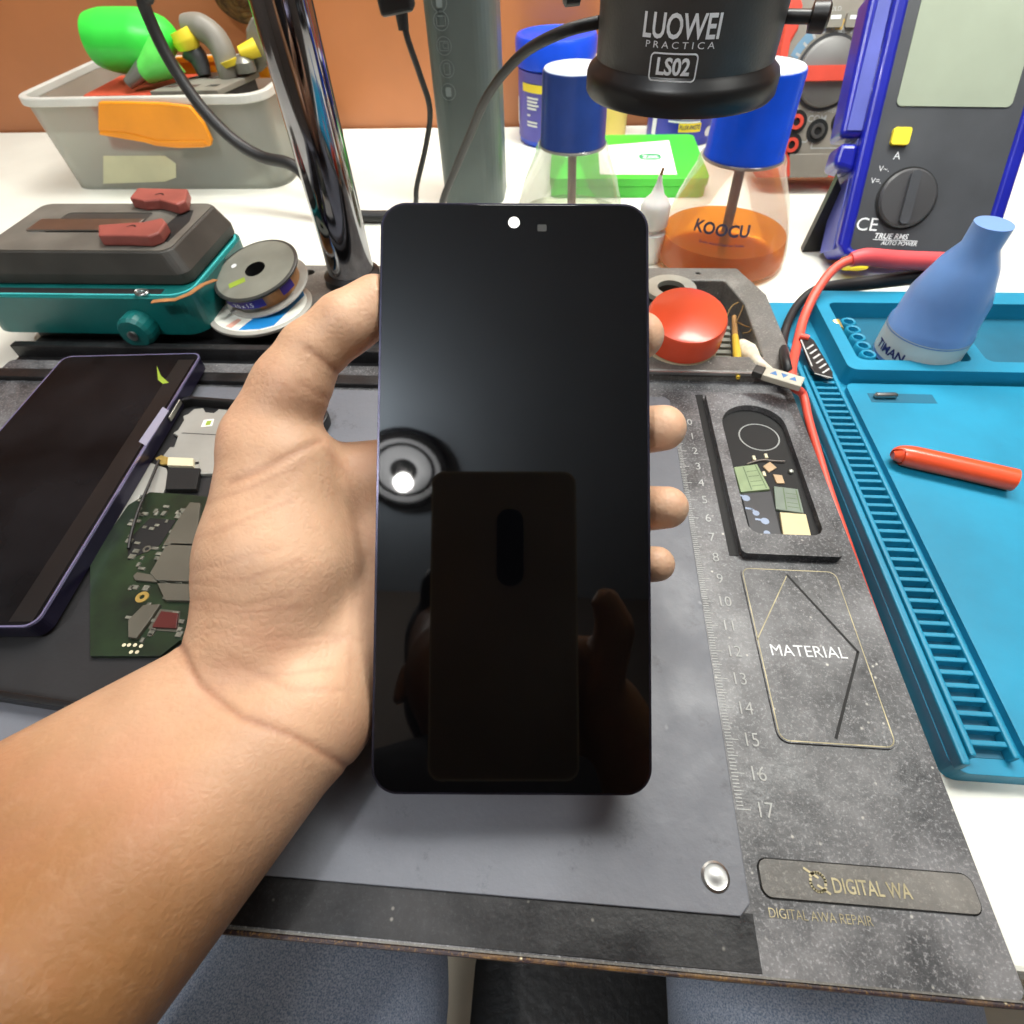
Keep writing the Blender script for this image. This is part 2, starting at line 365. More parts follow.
# MATERIAL plate
pl = [U(738, 567, .05), U(836, 571, .05), U(896, 750, .05), U(781, 742, .05)]
px0 = (pl[0][0] + pl[3][0]) / 2; px1 = (pl[1][0] + pl[2][0]) / 2 + .05; py1 = (pl[0][1] + pl[1][1]) / 2; py0 = (pl[3][1] + pl[2][1]) / 2
part('material_plate', M['board'], bd, lambda b: b.prism(rrect(px0, py0, px1, py1, .35), .0, .06), bevel=.04)
def matlines(b):
    f = at_z(.065); strip(b, rrect(px0 + .06, py0 + .06, px1 - .06, py1 - .06, .3), .035, f, 0, True)
    strip(b, [U(787, 575, .06)[:2], U(757, 640, .06)[:2]], .04, f, 0)
part('plate_outline', M['ink_gold'], bd, matlines)
def matdark(b): strip(b, [U(787, 575, .06)[:2], U(858, 652, .06)[:2], U(836, 738, .06)[:2]], .09, at_z(.067), 0)
part('plate_groove', M['darkgap'], bd, matdark)
tw = U(808, 652, .07)
part('plate_lettering', M['ink_white'], bd, lambda b: text(b, 'MATERIAL', frame(tw, (1, .01, 0), (-.01, 1, 0)), .42, sx=.93, depth=.005))
# maker's plate
q0 = U(757, 858, .05); q1 = U(766, 897, .05)
part('name_plate', M['traymetal'], bd, lambda b: b.prism(rrect(q0[0], q1[1], 5.2, q0[1], .25), 0, .06), bevel=.04)
part('name_plate_outline', M['darkgap'], bd, lambda b: strip(b, rrect(q0[0], q1[1], 5.2, q0[1], .25), .07, at_z(.02), 0, True))
def plate_text(b):
    t = U(832, 886, .07); text(b, 'DIGITAL WA', frame(t, (1, 0, 0), (0, 1, 0)), .34, sx=.72, align='LEFT', depth=.006, bold=.012)
    o = U(818, 882, .07); f = at_z(.075)
    for s in (1, -1):                           # the two-stroke round S emblem
        strip(b, [(o[0] + s * .2 * math.cos(a) , o[1] + s * (.02 + .2 * math.sin(a))) for a in np.linspace(-.4, 2.6, 10)], .07, f, 0)
    strip(b, [(o[0] - .3, o[1] + .3), (o[0] + .02, o[1] + .1)], .06, f, 0); strip(b, [(o[0] + .25, o[1] - .25), (o[0] - .02, o[1] - .08)], .06, f, 0)
part('name_plate_lettering', M['ink_gold'], bd, plate_text)
def faint(b):
    t = U(768, 913, .01); text(b, 'DIGITAL AWA REPAIR', frame(t, (1, 0, 0), (0, 1, 0)), .22, sx=.85, align='LEFT', depth=.012, bold=-.01)
part('engraved_line', M['ink_gold'], bd, faint)
# ================================================================== the held phone
TL, TR, BR_, BL = UD(380, 201, 15.85), UD(649, 204, 15.85), UD(652, 795.5, 15.06), UD(371.5, 795.5, 15.06)
pc_ = (TL + TR + BR_ + BL) / 4; PW = (np.linalg.norm(TR - TL) + np.linalg.norm(BR_ - BL)) / 2; PH = (np.linalg.norm(TL - BL) + np.linalg.norm(TR - BR_)) / 2
PF = frame(pc_, (TR - TL) + (BR_ - BL), (TL - BL) + (TR - BR_))
def hitphone(px, py):
    d = ray(px, py); t = np.dot(PF.o - CAM, PF.z) / np.dot(d, PF.z); return CAM + t * d
def phone_uv(px, py): p = hitphone(px, py) - PF.o; return p @ PF.x, p @ PF.y
M['phone_rim'] = mat('phone_side', (58, 56, 70), .25, .8, var=.3, vscale=120)
M['screen'] = mat('black_glass', (3, 3, 4), .03, spec=.5, var=.3, vscale=20)
M['phone_back'] = mat('phone_back', (24, 24, 28), .3)
ph = thing('smartphone', 'black smartphone with blank screen held upright in the hand', 'smartphone', PF(V(0, -PH / 2, -.4)))
part('frame', M['phone_rim'], ph, lambda b: b.prism(rrect(-PW / 2, -PH / 2, PW / 2, PH / 2, .72, 10), -.72, -.03, PF), bevel=.09, seg=3)
part('display', M['screen'], ph, lambda b: b.prism(rrect(-PW / 2 + .07, -PH / 2 + .07, PW / 2 - .07, PH / 2 - .07, .66, 10), -.06, 0, PF, smooth=False), bevel=.03, seg=2)
u, v = phone_uv(514, 222.5)
M['holewhite'] = mat('camera_hole_light', (250, 250, 245), .6, emit=(255, 255, 250), estr=.6)  # self-glow stands in for the brightness seen through the camera hole
part('camera_hole_glow', M['holewhite'], ph, lambda b: b.prism(circ(u, v, .165, 24), -.01, .004, PF))
u2, v2 = phone_uv(542, 228)
M['sensor'] = mat('sensor_window', (52, 52, 50), .3)
part('sensor_window', M['sensor'], ph, lambda b: b.prism(rrect(u2 - .13, v2 - .1, u2 + .13, v2 + .1, .03, 3), -.01, .004, PF))
# ================================================================== the person
M['skin'] = None
def skin():
    m = bpy.data.materials.new('skin'); m.use_nodes = True; nt = m.node_tree; b = nt.nodes['Principled BSDF']; L = nt.links.new
    b.inputs['Roughness'].default_value = .5; b.inputs['Subsurface Weight'].default_value = .12; b.inputs['Subsurface Radius'].default_value = (1, .35, .2); b.inputs['Subsurface Scale'].default_value = .004
    b.inputs['Specular IOR Level'].default_value = .35
    tc = nt.nodes.new('ShaderNodeTexCoord')
    def noise(s, d, rough=.55):
        n = nt.nodes.new('ShaderNodeTexNoise'); n.inputs['Scale'].default_value = s; n.inputs['Detail'].default_value = d; n.inputs['Roughness'].default_value = rough; L(tc.outputs['Object'], n.inputs['Vector']); return n.outputs['Fac']
    at = nt.nodes.new('ShaderNodeAttribute'); at.attribute_name = 'shaded_tone'
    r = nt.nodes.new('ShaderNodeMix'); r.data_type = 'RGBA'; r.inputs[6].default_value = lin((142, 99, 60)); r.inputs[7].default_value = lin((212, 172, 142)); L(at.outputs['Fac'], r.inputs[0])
    n = noise(45, 6); mr = nt.nodes.new('ShaderNodeMapRange'); mr.inputs[1].default_value = .3; mr.inputs[2].default_value = .7; mr.inputs[3].default_value = .86; mr.inputs[4].default_value = 1.08; L(n, mr.inputs[0])
    mx = nt.nodes.new('ShaderNodeMix'); mx.data_type = 'RGBA'; mx.blend_type = 'MULTIPLY'; mx.inputs[0].default_value = 1; L(r.outputs[2], mx.inputs[6]); L(mr.outputs[0], mx.inputs[7]); 
    def mixc(f, a, c, amt, mode='MIX'):
        x = nt.nodes.new('ShaderNodeMix'); x.data_type = 'RGBA'; x.blend_type = mode; g_ = nt.nodes.new('ShaderNodeMapRange'); g_.inputs[1].default_value = amt[0]; g_.inputs[2].default_value = amt[1]; g_.inputs[3].default_value = 0; g_.inputs[4].default_value = amt[2]; L(f, g_.inputs[0]); L(g_.outputs[0], x.inputs[0]); L(a, x.inputs[6]); x.inputs[7].default_value = lin(c); return x.outputs[2]
    cc = mixc(noise(28, 4), mx.outputs[2], (190, 118, 96), (.5, .75, .22)); cc = mixc(noise(330, 4, .7), cc, (226, 190, 160), (.52, .8, .1)); cc = mixc(noise(240, 4, .7), cc, (150, 98, 70), (.55, .8, .18))
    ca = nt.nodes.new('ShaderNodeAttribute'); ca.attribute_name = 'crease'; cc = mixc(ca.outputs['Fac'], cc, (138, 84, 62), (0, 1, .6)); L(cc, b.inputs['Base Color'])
    vo = nt.nodes.new('ShaderNodeTexVoronoi'); vo.feature = 'DISTANCE_TO_EDGE'; vo.inputs['Scale'].default_value = 520; L(tc.outputs['Object'], vo.inputs['Vector'])
    b1 = nt.nodes.new('ShaderNodeBump'); b1.inputs['Strength'].default_value = .3; b1.inputs['Distance'].default_value = .0005; L(vo.outputs['Distance'], b1.inputs['Height'])
    b2 = nt.nodes.new('ShaderNodeBump'); b2.inputs['Strength'].default_value = .2; b2.inputs['Distance'].default_value = .0012; L(noise(170, 6, .7), b2.inputs['Height']); L(b1.outputs[0], b2.inputs['Normal']); L(b2.outputs[0], b.inputs['Normal'])
    return m
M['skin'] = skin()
M['jeans'] = mat('faded_denim', (128, 146, 176), .9, col2=(206, 214, 226), vscale=1300, bump=.5, bscale=900, detail=8)
M['shirt'] = mat('dark_shirt', (24, 24, 28), .9, var=.2, vscale=60, bump=.3, bscale=500)
M['hair'] = mat('black_hair', (14, 12, 11), .6, var=.3, vscale=90, bump=.4, bscale=400)
H = lambda px, py, d: V((px - 512) / F * d, -(py - 512) / F * d, -d)          # camera-aligned centimetres
W2 = lambda p: CAM + ROT @ p
fld = Field((-16.5, -16.5, -20.2), (5.4, 8.0, -8.5), .085)
# forearm: ulnar and radial sides, narrowing at the wrist
fld.cone(H(299, 716, 15.5), H(72, 947, 11.9), 1.85, 2.45, .6)
fld.cone(H(222, 690, 15.7), H(-85, 912, 12.3), 1.62, 2.5, .6)
fld.cone(H(264, 695, 15.9), H(-5, 915, 12.3), 1.7, 2.5, .6)
# palm
fld.chain([H(322, 590, 17.4), H(334, 640, 17.1), H(314, 708, 16.0)], [1.5, 1.55, 1.62], .8)     # little-finger side
fld.chain([H(345, 485, 17.9), H(420, 470, 18.0)], [1.35, 1.1], .7)                                # index metacarpal
fld.chain([H(330, 560, 17.9), H(440, 520, 18.3)], [1.55, 1.1], .8)
fld.chain([H(330, 620, 17.8), H(450, 570, 18.3)], [1.5, 1.0], .8)
fld.chain([H(345, 660, 17.4), H(430, 620, 18.0)], [1.4, .9], .8)
fld.cone(H(300, 560, 17.6), H(300, 680, 16.8), 1.8, 1.6, .8)
# thenar eminence and thumb
fld.chain([H(281, 470, 16.5), H(276, 560, 16.15), H(262, 632, 16.0)], [1.74, 2.02, 1.9], .6)
fld.chain([H(266, 440, 16.4), H(291, 388, 16.2), H(311, 353, 16.25)], [1.28, 1.03, .92], .4)
fld.chain([H(311, 353, 16.25), H(345, 324, 16.3), H(377, 305, 16.5)], [.9, .88, .86], .2)
# fingers folded behind the phone, tips showing past its right side
fin = [((415, 440), (520, 380), (610, 345), (640, 336), .80, .72, 17.0), ((430, 490), (540, 455), (625, 432), (663, 428), .84, .70, 17.05), ((440, 540), (545, 520), (630, 509), (667, 507.5), .82, .64, 16.8), ((435, 590), (545, 575), (620, 565), (657, 564), .68, .52, 16.3)]
for a, b, c, d, ra, rb, dt in fin:
    fld.chain([H(*a, 18.2), H(*b, 18.9), H(*c, 18.0)], [ra + .12, ra, ra * .95], .18)
    fld.chain([H(*c, 18.0), H(*d, dt)], [ra * .95, rb], .12)
# creases pressed into the skin
crs = [([(306, 348), (322, 360), (340, 375)], .055, 2.6), ([(319, 441), (296, 452), (262, 470), (232, 482)], .05, 3.5), ([(178, 640), (199, 684), (241, 717), (294, 736), (322, 752), (346, 766)], .07, 3.5), ([(176, 655), (215, 705), (262, 727)], .03, 3), ([(190, 600), (240, 607), (290, 596)], .018, 3), ([(188, 572), (236, 560), (280, 548)], .015, 3), ([(205, 628), (262, 640), (330, 636), (362, 640)], .02, 3), ([(212, 520), (262, 505), (300, 470)], .015, 3), ([(230, 660), (290, 690), (345, 690)], .025, 3), ([(300, 383), (318, 395), (332, 402)], .03, 3)]
ax = [fld.lo[i] + fld.h * np.arange(fld.n[i]) for i in range(3)]
k0 = np.searchsorted(ax[2], -17.5)
X, Y, Z = np.meshgrid(ax[0], ax[1], ax[2][k0:], indexing='ij', sparse=True)
PX = (512 + F * X / -Z).astype(np.float32); PY = (512 - F * Y / -Z).astype(np.float32)
for pts, amp, w in crs:
    best = np.full(PX.shape if PX.shape == PY.shape else np.broadcast(PX, PY).shape, 1e6, np.float32)
    for (xa, ya), (xb, yb) in zip(pts, pts[1:]):
        dx, dy = xb - xa, yb - ya; t = np.clip(((PX - xa) * dx + (PY - ya) * dy) / (dx * dx + dy * dy), 0, 1)
        np.minimum(best, (PX - xa - t * dx) ** 2 + (PY - ya - t * dy) ** 2, out=best)
    fld.F[:, :, k0:] += amp * np.exp(-best / (w * w))
# the skin gives way to the phone it grips
PC = ROT.T @ (PF.o - CAM); PXa, PYa, PZa = ROT.T @ PF.x, ROT.T @ PF.y, ROT.T @ PF.z
X, Y, Z = np.meshgrid(*ax, indexing='ij', sparse=True)
def loc_(axv): return (X - PC[0]) * axv[0] + (Y - PC[1]) * axv[1] + (Z - PC[2]) * axv[2]
bx = np.abs(loc_(PXa)) - PW / 2; by = np.abs(loc_(PYa)) - PH / 2; bz = np.abs(loc_(PZa) + .36) - .36
box = np.maximum(np.maximum(bx, by), bz) - .03
fld.F = np.maximum(fld.F, -box).astype(np.float32)
hv, hf = fld.mesh(); hv = (CAM + hv @ ROT.T)
del fld, X, Y, Z, PX, PY, bx, by, bz, box, best
# the rest of the photographer: left upper arm, right arm steadying the camera phone, neck and head
W_ = lambda px, py, d: W2(H(px, py, d))
BACK = ROT[:, 2]; DOWN = -ROT[:, 1]; RIGHT = ROT[:, 0]
HEAD = V(-8, -58, 40)
fb = Field((-50, -78, -20), (32, -10, 62), .45)
fb.cone(W_(40, 975, 11.6), V(-25, -37, 5), 2.4, 3.4, .8); fb.cone(W_(-75, 905, 12.2), V(-25, -37, 5), 2.5, 3.6, 1.); fb.cone(V(-25, -37, 5), V(-27, -60, 24), 3.9, 5, 1.)
gp = CAM + BACK * .8 + DOWN * 9.5 + RIGHT * 5.0
fb.chain([V(12, -62, 23), V(15, -46, 2), gp + V(3.5, -5, -1.5)], [5.2, 3.9, 2.6], 1.2)
fb.chain([gp + V(3.5, -5, -1.5), gp + BACK * 1.6 + V(.6, -.5, 0)], [2.4, 2.2], 1.2)
for k in range(4):
    a = gp + DOWN * (k * 1.7 - 3) + BACK * 1.8; fb.chain([a, a - RIGHT * 3.0 + BACK * .9, a - RIGHT * 5.5 + BACK * 1.2], [.95, .85, .75], .3)
fb.chain([gp - DOWN * 1 + BACK * .8, gp - DOWN * 4.5 + RIGHT * .8 + BACK * .2, gp - DOWN * 6 + RIGHT * .3], [1.3, 1.1, .9], .4)
fb.cone(V(-8, -62, 22), V(-8, -60, 36), 5.4, 5.2, 1.5)
fb.chain([HEAD + V(0, -1, 5), HEAD + V(0, 2, -3), HEAD + V(0, 5, -7.5)], [8.6, 7.4, 4.2], 2)
fb.cone(HEAD + V(0, 9.3, -.5), HEAD + V(0, 10.6, -3), .7, 1.2, .8)                      # nose
for s in (-1, 1): fb.cone(HEAD + V(s * 8, -.5, 0), HEAD + V(s * 8.6, -1.2, -3.5), 1, .8, .6)   # ears
for s in (-1, 1): fb.cone(HEAD + V(s * 3.2, 8.4, 1.9), HEAD + V(s * 3.2, 8.5, 1.9), 1.0, 1.0, .4)
bv, bf = fb.mesh(); del fb
person = thing('person', 'left hand and forearm of the photographer in faded blue jeans, holding the black phone', 'person', (-8, -55, -75))
def rawmesh(name, vs, fs, m, parent, shaded_tone=None):
    me = bpy.data.meshes.new(name); base = np.array(wloc(parent))
    P = np.asarray(vs) * .01 + np.array([0, 0, ZB * .01]) - base
    me.from_pydata(P.tolist(), [], np.asarray(fs).tolist()); me.polygons.foreach_set('use_smooth', [True] * len(me.polygons)); me.materials.append(m)
    if shaded_tone is not None:
        at = me.attributes.new('shaded_tone', 'FLOAT', 'POINT'); at.data.foreach_set('value', np.asarray(shaded_tone, np.float32))
    me.update(); o = bpy.data.objects.new(name, me); C.objects.link(o); o.parent = parent; return o
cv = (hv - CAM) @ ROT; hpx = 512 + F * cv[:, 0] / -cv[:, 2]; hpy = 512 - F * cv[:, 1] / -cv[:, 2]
shaded_tone = np.clip(1.15 - np.hypot((hpx - 320) / 190, (hpy - 590) / 210) * .75, 0, 1)
shaded_tone = np.maximum(shaded_tone, np.clip(1.2 - np.hypot(hpx - 360, hpy - 310) / 70, 0, 1)); shaded_tone = np.where(hpx > 600, .9, shaded_tone)
shaded_tone = np.maximum(shaded_tone, .72); shaded_tone = shaded_tone * (1 - 1.0 / (1 + np.exp(-(hpy - .55 * (hpx - 262) - 850) / 55)))  # also darkens the forearm downwards: shade falloff painted into the skin colour
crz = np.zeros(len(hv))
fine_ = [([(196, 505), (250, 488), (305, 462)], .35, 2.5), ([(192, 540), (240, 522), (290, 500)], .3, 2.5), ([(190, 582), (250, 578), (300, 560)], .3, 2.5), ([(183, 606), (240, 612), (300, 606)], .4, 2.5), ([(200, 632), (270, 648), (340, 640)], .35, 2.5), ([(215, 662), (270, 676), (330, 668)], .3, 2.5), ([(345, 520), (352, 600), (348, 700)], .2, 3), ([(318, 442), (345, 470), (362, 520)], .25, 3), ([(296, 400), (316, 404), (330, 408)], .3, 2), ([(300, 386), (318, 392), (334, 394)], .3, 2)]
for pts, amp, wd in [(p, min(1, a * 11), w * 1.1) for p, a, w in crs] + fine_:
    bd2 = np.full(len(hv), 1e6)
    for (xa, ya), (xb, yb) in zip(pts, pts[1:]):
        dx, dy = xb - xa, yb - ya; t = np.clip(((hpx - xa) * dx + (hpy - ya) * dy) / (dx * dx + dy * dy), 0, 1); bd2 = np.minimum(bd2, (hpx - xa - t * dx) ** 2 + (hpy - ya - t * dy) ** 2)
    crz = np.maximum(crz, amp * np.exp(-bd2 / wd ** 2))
body = rawmesh('body', np.concatenate([hv, bv]), np.concatenate([hf, bf + len(hv)]), M['skin'], person, np.concatenate([shaded_tone, np.full(len(bv), .1)]))
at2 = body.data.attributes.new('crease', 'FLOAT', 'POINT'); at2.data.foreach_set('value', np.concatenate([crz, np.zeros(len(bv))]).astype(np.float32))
sm_ = body.modifiers.new('soften', 'SMOOTH'); sm_.factor = .5; sm_.iterations = 3
# clothing
fj = Field((-40, -84, -75), (26, 8, -2), .7)
kl = U(300, 985, -12); 
for hip, knee, ank in ((V(-16, -64, -22), V(-19.6, -8, -20.5), V(-19.6, -6, -68)), (V(3, -64, -22), V(10.6, -8, -22), V(10.4, -6, -68))):
    fj.chain([hip, knee, ank], [9.6, 6.9, 5.0], 1.5)
fj.cone(V(-13, -66, -18), V(1, -66, -18), 11, 11, 4)
ax = [fj.lo[i] + fj.h * np.arange(fj.n[i]) for i in range(3)]; X, Y, Z = np.meshgrid(*ax, indexing='ij', sparse=True)
fj.F = fj.F + (.42 * np.sin(X * .55 + Y * .33 + 1.2 * np.sin(Y * .21)) * np.sin(Y * .4 - X * .2)).astype(np.float32)
jv, jf = fj.mesh(); del fj
rawmesh('jeans', jv, jf, M['jeans'], person)
fs_ = Field((-50, -84, -24), (34, -40, 40), .8)
fs_.chain([V(-6.5, -66, -12), V(-7, -65, 4), V(-8, -64, 20)], [14.5, 15, 13], 4)
fs_.cone(V(-24, -63, 23), V(9, -63, 23), 7.5, 7.5, 4); fs_.cone(V(-26.5, -61, 22), V(-26, -50, 14), 7, 6.2, 2); fs_.cone(V(12, -62, 22), V(14, -51, 9), 7, 6.2, 2)
sv, sf = fs_.mesh(); rawmesh('shirt', sv, sf, M['shirt'], person)
fh = Field(HEAD + V(-12, -13, -8), HEAD + V(12, 12, 18), .5)
fh.chain([HEAD + V(0, -2.2, 6.4), HEAD + V(0, -3.5, -1)], [9.2, 8.4], 1.5); fh.cone(HEAD + V(-4, 5.5, 9), HEAD + V(4, 5.5, 9), 3.2, 3.2, 2)
v_, f_ = fh.mesh(); rawmesh('hair', v_, f_, M['hair'], person)
# phone taking the picture, seen mirrored in the black screen
CF = frame(CAM + BACK * .35, RIGHT, -DOWN)
M['campho'] = mat('bronze_phone_back', (150, 136, 112), .35, .2, var=.1, vscale=20)
M['lens'] = mat('lens_glass', (5, 5, 7), .08)
M['cardlike'] = mat('pale_side_frame', (206, 196, 160), .5)
cp = thing('camera_phone', 'dark bronze phone with an upright camera bar, mirrored in the held black screen', 'smartphone', CF(V(-.45, -13, .4)))
part('back_cover', M['campho'], cp, lambda b: b.prism(rrect(-4.5, -13.0, 3.6, 3.8, .7, 8), .12, .85, CF), bevel=.12, seg=3)
part('camera_bar', M['lens'], cp, lambda b: b.prism(rrect(-.85, -2.6, .65, 1.7, .7, 8), .02, .2, CF), bevel=.05)
part('side_frame', M['cardlike'], cp, lambda b: b.prism(rrect(-4.54, -13.04, 3.64, 3.84, .74, 8), .1, .65, CF, holes=[rrect(-4.44, -12.94, 3.54, 3.74, .66, 8)]))
# seat under the photographer
M['leather'] = mat('black_leather', (16, 15, 15), .35, var=.3, vscale=30, bump=.3, bscale=160)
st = thing('stool', 'black leather seat in the dark gap between the jeans below the bench', 'stool', (-5, -52, -75))
part('seat', M['leather'], st, lambda b: b.prism(rrect(-10.6, -78, 16, -19.5, 1.5), -39, -32), bevel=1.2, seg=4)
part('column', M['chrome'], st, lambda b: b.cyl((-5, -52, -72), (-5, -52, -39), 2.6))
for k in range(5):
    a = 2 * math.pi * k / 5 + .3; part('foot', M['black'], st, lambda b: b.tube([(-5, -52, -71), (-5 + 24 * math.cos(a), -52 + 24 * math.sin(a), -73.4)], [2.2, 1.5]))
# ================================================================== light
def area(name, loc, target, sx, sy, power, col=(1, 1, 1)):
    l = bpy.data.lights.new(name, 'AREA'); l.shape = 'RECTANGLE'; l.size = sx * .01; l.size_y = sy * .01; l.energy = power; l.color = col
    o = bpy.data.objects.new(name, l); C.objects.link(o); o.location = G(loc)
    o.rotation_euler = (Vector(G(target)) - Vector(G(loc))).to_track_quat('-Z', 'Y').to_euler(); return o
area('bench_lamp', (-2, 30, 62), (-6, 24, 0), 90, 14, 9.8, (.985, 1, .93))
area('room_fill', (5, 36, 120), (-4, 0, 0), 80, 20, 6, (1, .985, .96))  # added unseen fill, evens the light over bench and hand
area('palm_fill', (-2, 9, 44), (-10, -8, 4), 16, 16, .45, (1, .985, .96))  # unseen fill added above the boom so the palm outshines the forearm
area('jeans_fill', (100, -45, 158), (-5, -20, 0), 60, 60, 4, (1, .97, .93))  # unseen side fill added to brighten the jeans
# round ceiling lamp whose mirror image shows on the phone
def mirror(px, py, z):
    p = hitphone(px, py); d = ray(px, py); d = d / np.linalg.norm(d); d = d - 2 * np.dot(d, PF.z) * PF.z; t = (z - p[2]) / d[2]; return p + d * t, np.linalg.norm(p - CAM) + t
lc, ldist = mirror(404, 469, CZ - 1); lb, _ = mirror(403, 483, CZ - 9)
rr = .0775 * ldist
cl = thing('ceiling_lamp', 'round ringed ceiling lamp with one bright bulb, mirrored in the phone screen', 'ceiling lamp', (lc[0], lc[1], CZ))
def lring(r0, r1, z0, z1): return lambda b: b.lathe((lc[0], lc[1], CZ), [(r0, z0), (r1, z1)], 64, cap0=False, cap1=False)
part('outer_trim', M['ceilring'], cl, lambda b: b.lathe((lc[0], lc[1], CZ), [(rr * .84, -.2), (rr * .84, -3), (rr, -3), (rr * 1.02, -.1)], 64, cap0=False, cap1=False))
part('reflector', M['ceilwhite'], cl, lambda b: b.lathe((lc[0], lc[1], CZ), [(rr * .84, -2.4), (rr * .72, -2.4), (rr * .70, -1.6)], 64, cap0=False, cap1=False))
part('inner_trim', M['ceilring'], cl, lambda b: b.lathe((lc[0], lc[1], CZ), [(rr * .70, -2.2), (rr * .63, -2.2), (rr * .62, -1.)], 64, cap0=False, cap1=False))
part('diffuser', M['ceilwhite'], cl, lambda b: b.lathe((lc[0], lc[1], CZ), [(rr * .62, -1.8), (rr * .3, -2.2)], 64, cap0=False, cap1=False))
part('socket', M['ceilring'], cl, lambda b: b.lathe((lc[0], lc[1], CZ), [(rr * .3, -2.2), (rr * .26, -3.4), (rr * .1, -5)], 48, cap0=False))
part('bulb', M['bulb'], cl, lambda b: b.lathe((lc[0], lc[1], CZ), [(rr * .06, -5), (rr * .16, -6.5), (rr * .2, -8.5), (rr * .15, -10.5), (.001, -11.3)], 32, ax=(lb[0] - lc[0], lb[1] - lc[1], 10)) if False else b.lathe((lb[0], lb[1], CZ - 4.5), [(rr * .08, 0), (rr * .17, -2), (rr * .22, -4.2), (rr * .16, -6.4), (.001, -7.4)], 32))
gp_, _ = mirror(322, 452, CZ - 26)
gl = bpy.data.lights.new('added_ceiling_glow', 'POINT'); gl.energy = 34; gl.shadow_soft_size = .05; gl.color = (1, .98, .95)  # added point light, kept out of the reflection, widens the halo on the ceiling
go = bpy.data.objects.new('added_ceiling_glow', gl); C.objects.link(go); go.location = G(gp_)
w = bpy.data.worlds.new('world'); scene.world = w; w.use_nodes = True; w.node_tree.nodes['Background'].inputs[0].default_value = (.5, .5, .5, 1); w.node_tree.nodes['Background'].inputs[1].default_value = .2
# ================================================================== things standing at the back of the bench
def PROJ(p):
    q = ROT.T @ (np.asarray(p, float) - CAM); return 512 + F * q[0] / -q[2], 512 - F * q[1] / -q[2]
def onplane(px, py, fr):
    d = ray(px, py); t = np.dot(fr.o - CAM, fr.z) / np.dot(d, fr.z); p = CAM + t * d - fr.o; return np.array([p @ fr.x, p @ fr.y])
def band(b, f, x0, x1, y0, y1, n=12): xs = np.linspace(x0, x1, n); b.add([f(V(x, y, 0)) for y in (y0, y1) for x in xs], [(i, i + 1, i + n + 1, i + n) for i in range(n - 1)], False)
def wrapcyl(cx, cy, r, px, py, slope=0.):
    """writing frame bent round an upright cylinder, centred where the ray through (px, py) meets it"""
    d = ray(px, py); o = CAM - V(cx, cy, 0); a = d[0] ** 2 + d[1] ** 2; b = o[0] * d[0] + o[1] * d[1]; c = o[0] ** 2 + o[1] ** 2 - r * r
    t = (-b - math.sqrt(max(b * b - a * c, 0))) / a; p = CAM + t * d; th = math.atan2(p[1] - cy, p[0] - cx); z0 = p[2]
    def f(q):
        rr_ = r + q[2] + slope * q[1]; A = th + q[0] / r; return V(cx + rr_ * math.cos(A), cy + rr_ * math.sin(A), z0 + q[1])
    return f
# chrome post on the platform's rear shelf
M['blue_cap'] = mat('blue_cap', (12, 74, 206), .28, var=.12, vscale=40, coat=.3)
M['navy_cap'] = mat('navy_cap', (34, 58, 118), .28, var=.15, vscale=40, coat=.3)
M['cap_top'] = mat('pale_cap_top', (196, 206, 216), .35, var=.1, vscale=60)
M['clearpl'] = clear('clear_plastic', (252, 252, 249), (248, 246, 238), .1, .12, .08)
M['orange_liq'] = clear('orange_liquid', (255, 206, 116), (255, 176, 84), .34, .01)
M['clear_liq'] = clear('clear_liquid', (238, 240, 232), (225, 228, 215), .12, .03)
pc0 = UY(281, 0, 12.3)
post = thing('chrome_post', 'thick chrome post rising from the rear shelf behind the thumb', 'post', (pc0[0], 12.3, .6))
part('post', M['chrome'], post, lambda b: b.lathe((pc0[0], 12.3, .6), [(1.42, 0), (1.42, 50)], 48))
part('base_collar', M['black'], post, lambda b: b.lathe((pc0[0], 12.3, .6), [(1.75, 0), (1.75, .5), (1.44, .7)], 40, cap1=False))
# microscope lens hood on its boom
lx, ly = -1.55, 9.4
M['lenshousing'] = mat('lens_housing', (62, 60, 58), .42, var=.12, vscale=60, bump=.12, bscale=900)
ln = thing('microscope_lens', 'black round microscope lens hood marked LS02 hanging over the blue capped bottle', 'microscope lens', (lx, ly, 11.0))
part('housing', M['lenshousing'], ln, lambda b: b.lathe((lx, ly, 0), [(3.62, 12.1), (3.68, 12.3), (3.72, 16.0), (3.72, 16.1), (3.6, 16.18), (3.6, 16.32), (3.72, 16.4), (3.74, 20), (3.0, 20.6), (2.6, 26), (2.6, 34)], 72))
part('lower_ring', M['black'], ln, lambda b: b.lathe((lx, ly, 0), [(3.3, 11.15), (3.95, 11.0), (4.06, 11.15), (4.06, 11.75), (3.98, 11.95), (3.72, 12.15), (3.62, 12.35)], 72))
part('front_glass', M['lens'], ln, lambda b: b.lathe((lx, ly, 0), [(3.3, 11.3), (3.2, 11.4)], 48))
def thumbscrew(sgn, z, name='thumb_screw'):
    a = math.radians(-12 if sgn > 0 else 180 + 8); d = V(math.cos(a), math.sin(a), 0); o = V(lx, ly, z)
    s = part(name, M['black'], ln, lambda b: b.lathe(o, [(.24, 3.5), (.24, 4.55), (.5, 4.6), (.52, 5.15), (.4, 5.25)], 24, d))
    return s
zs = UY(800, 20, ly)[2]
thumbscrew(1, 13.55); thumbscrew(-1, 14.5)
def lw(b):
    f = wrapcyl(lx, ly, 3.735, 681, 28); text(b, 'LUOWEI', f, .7, sx=.76, bold=.02, depth=.0)
    f = wrapcyl(lx, ly, 3.735, 679, 46); text(b, 'P R A C T I C A', f, .2, sx=1.35, bold=.0, depth=.0)
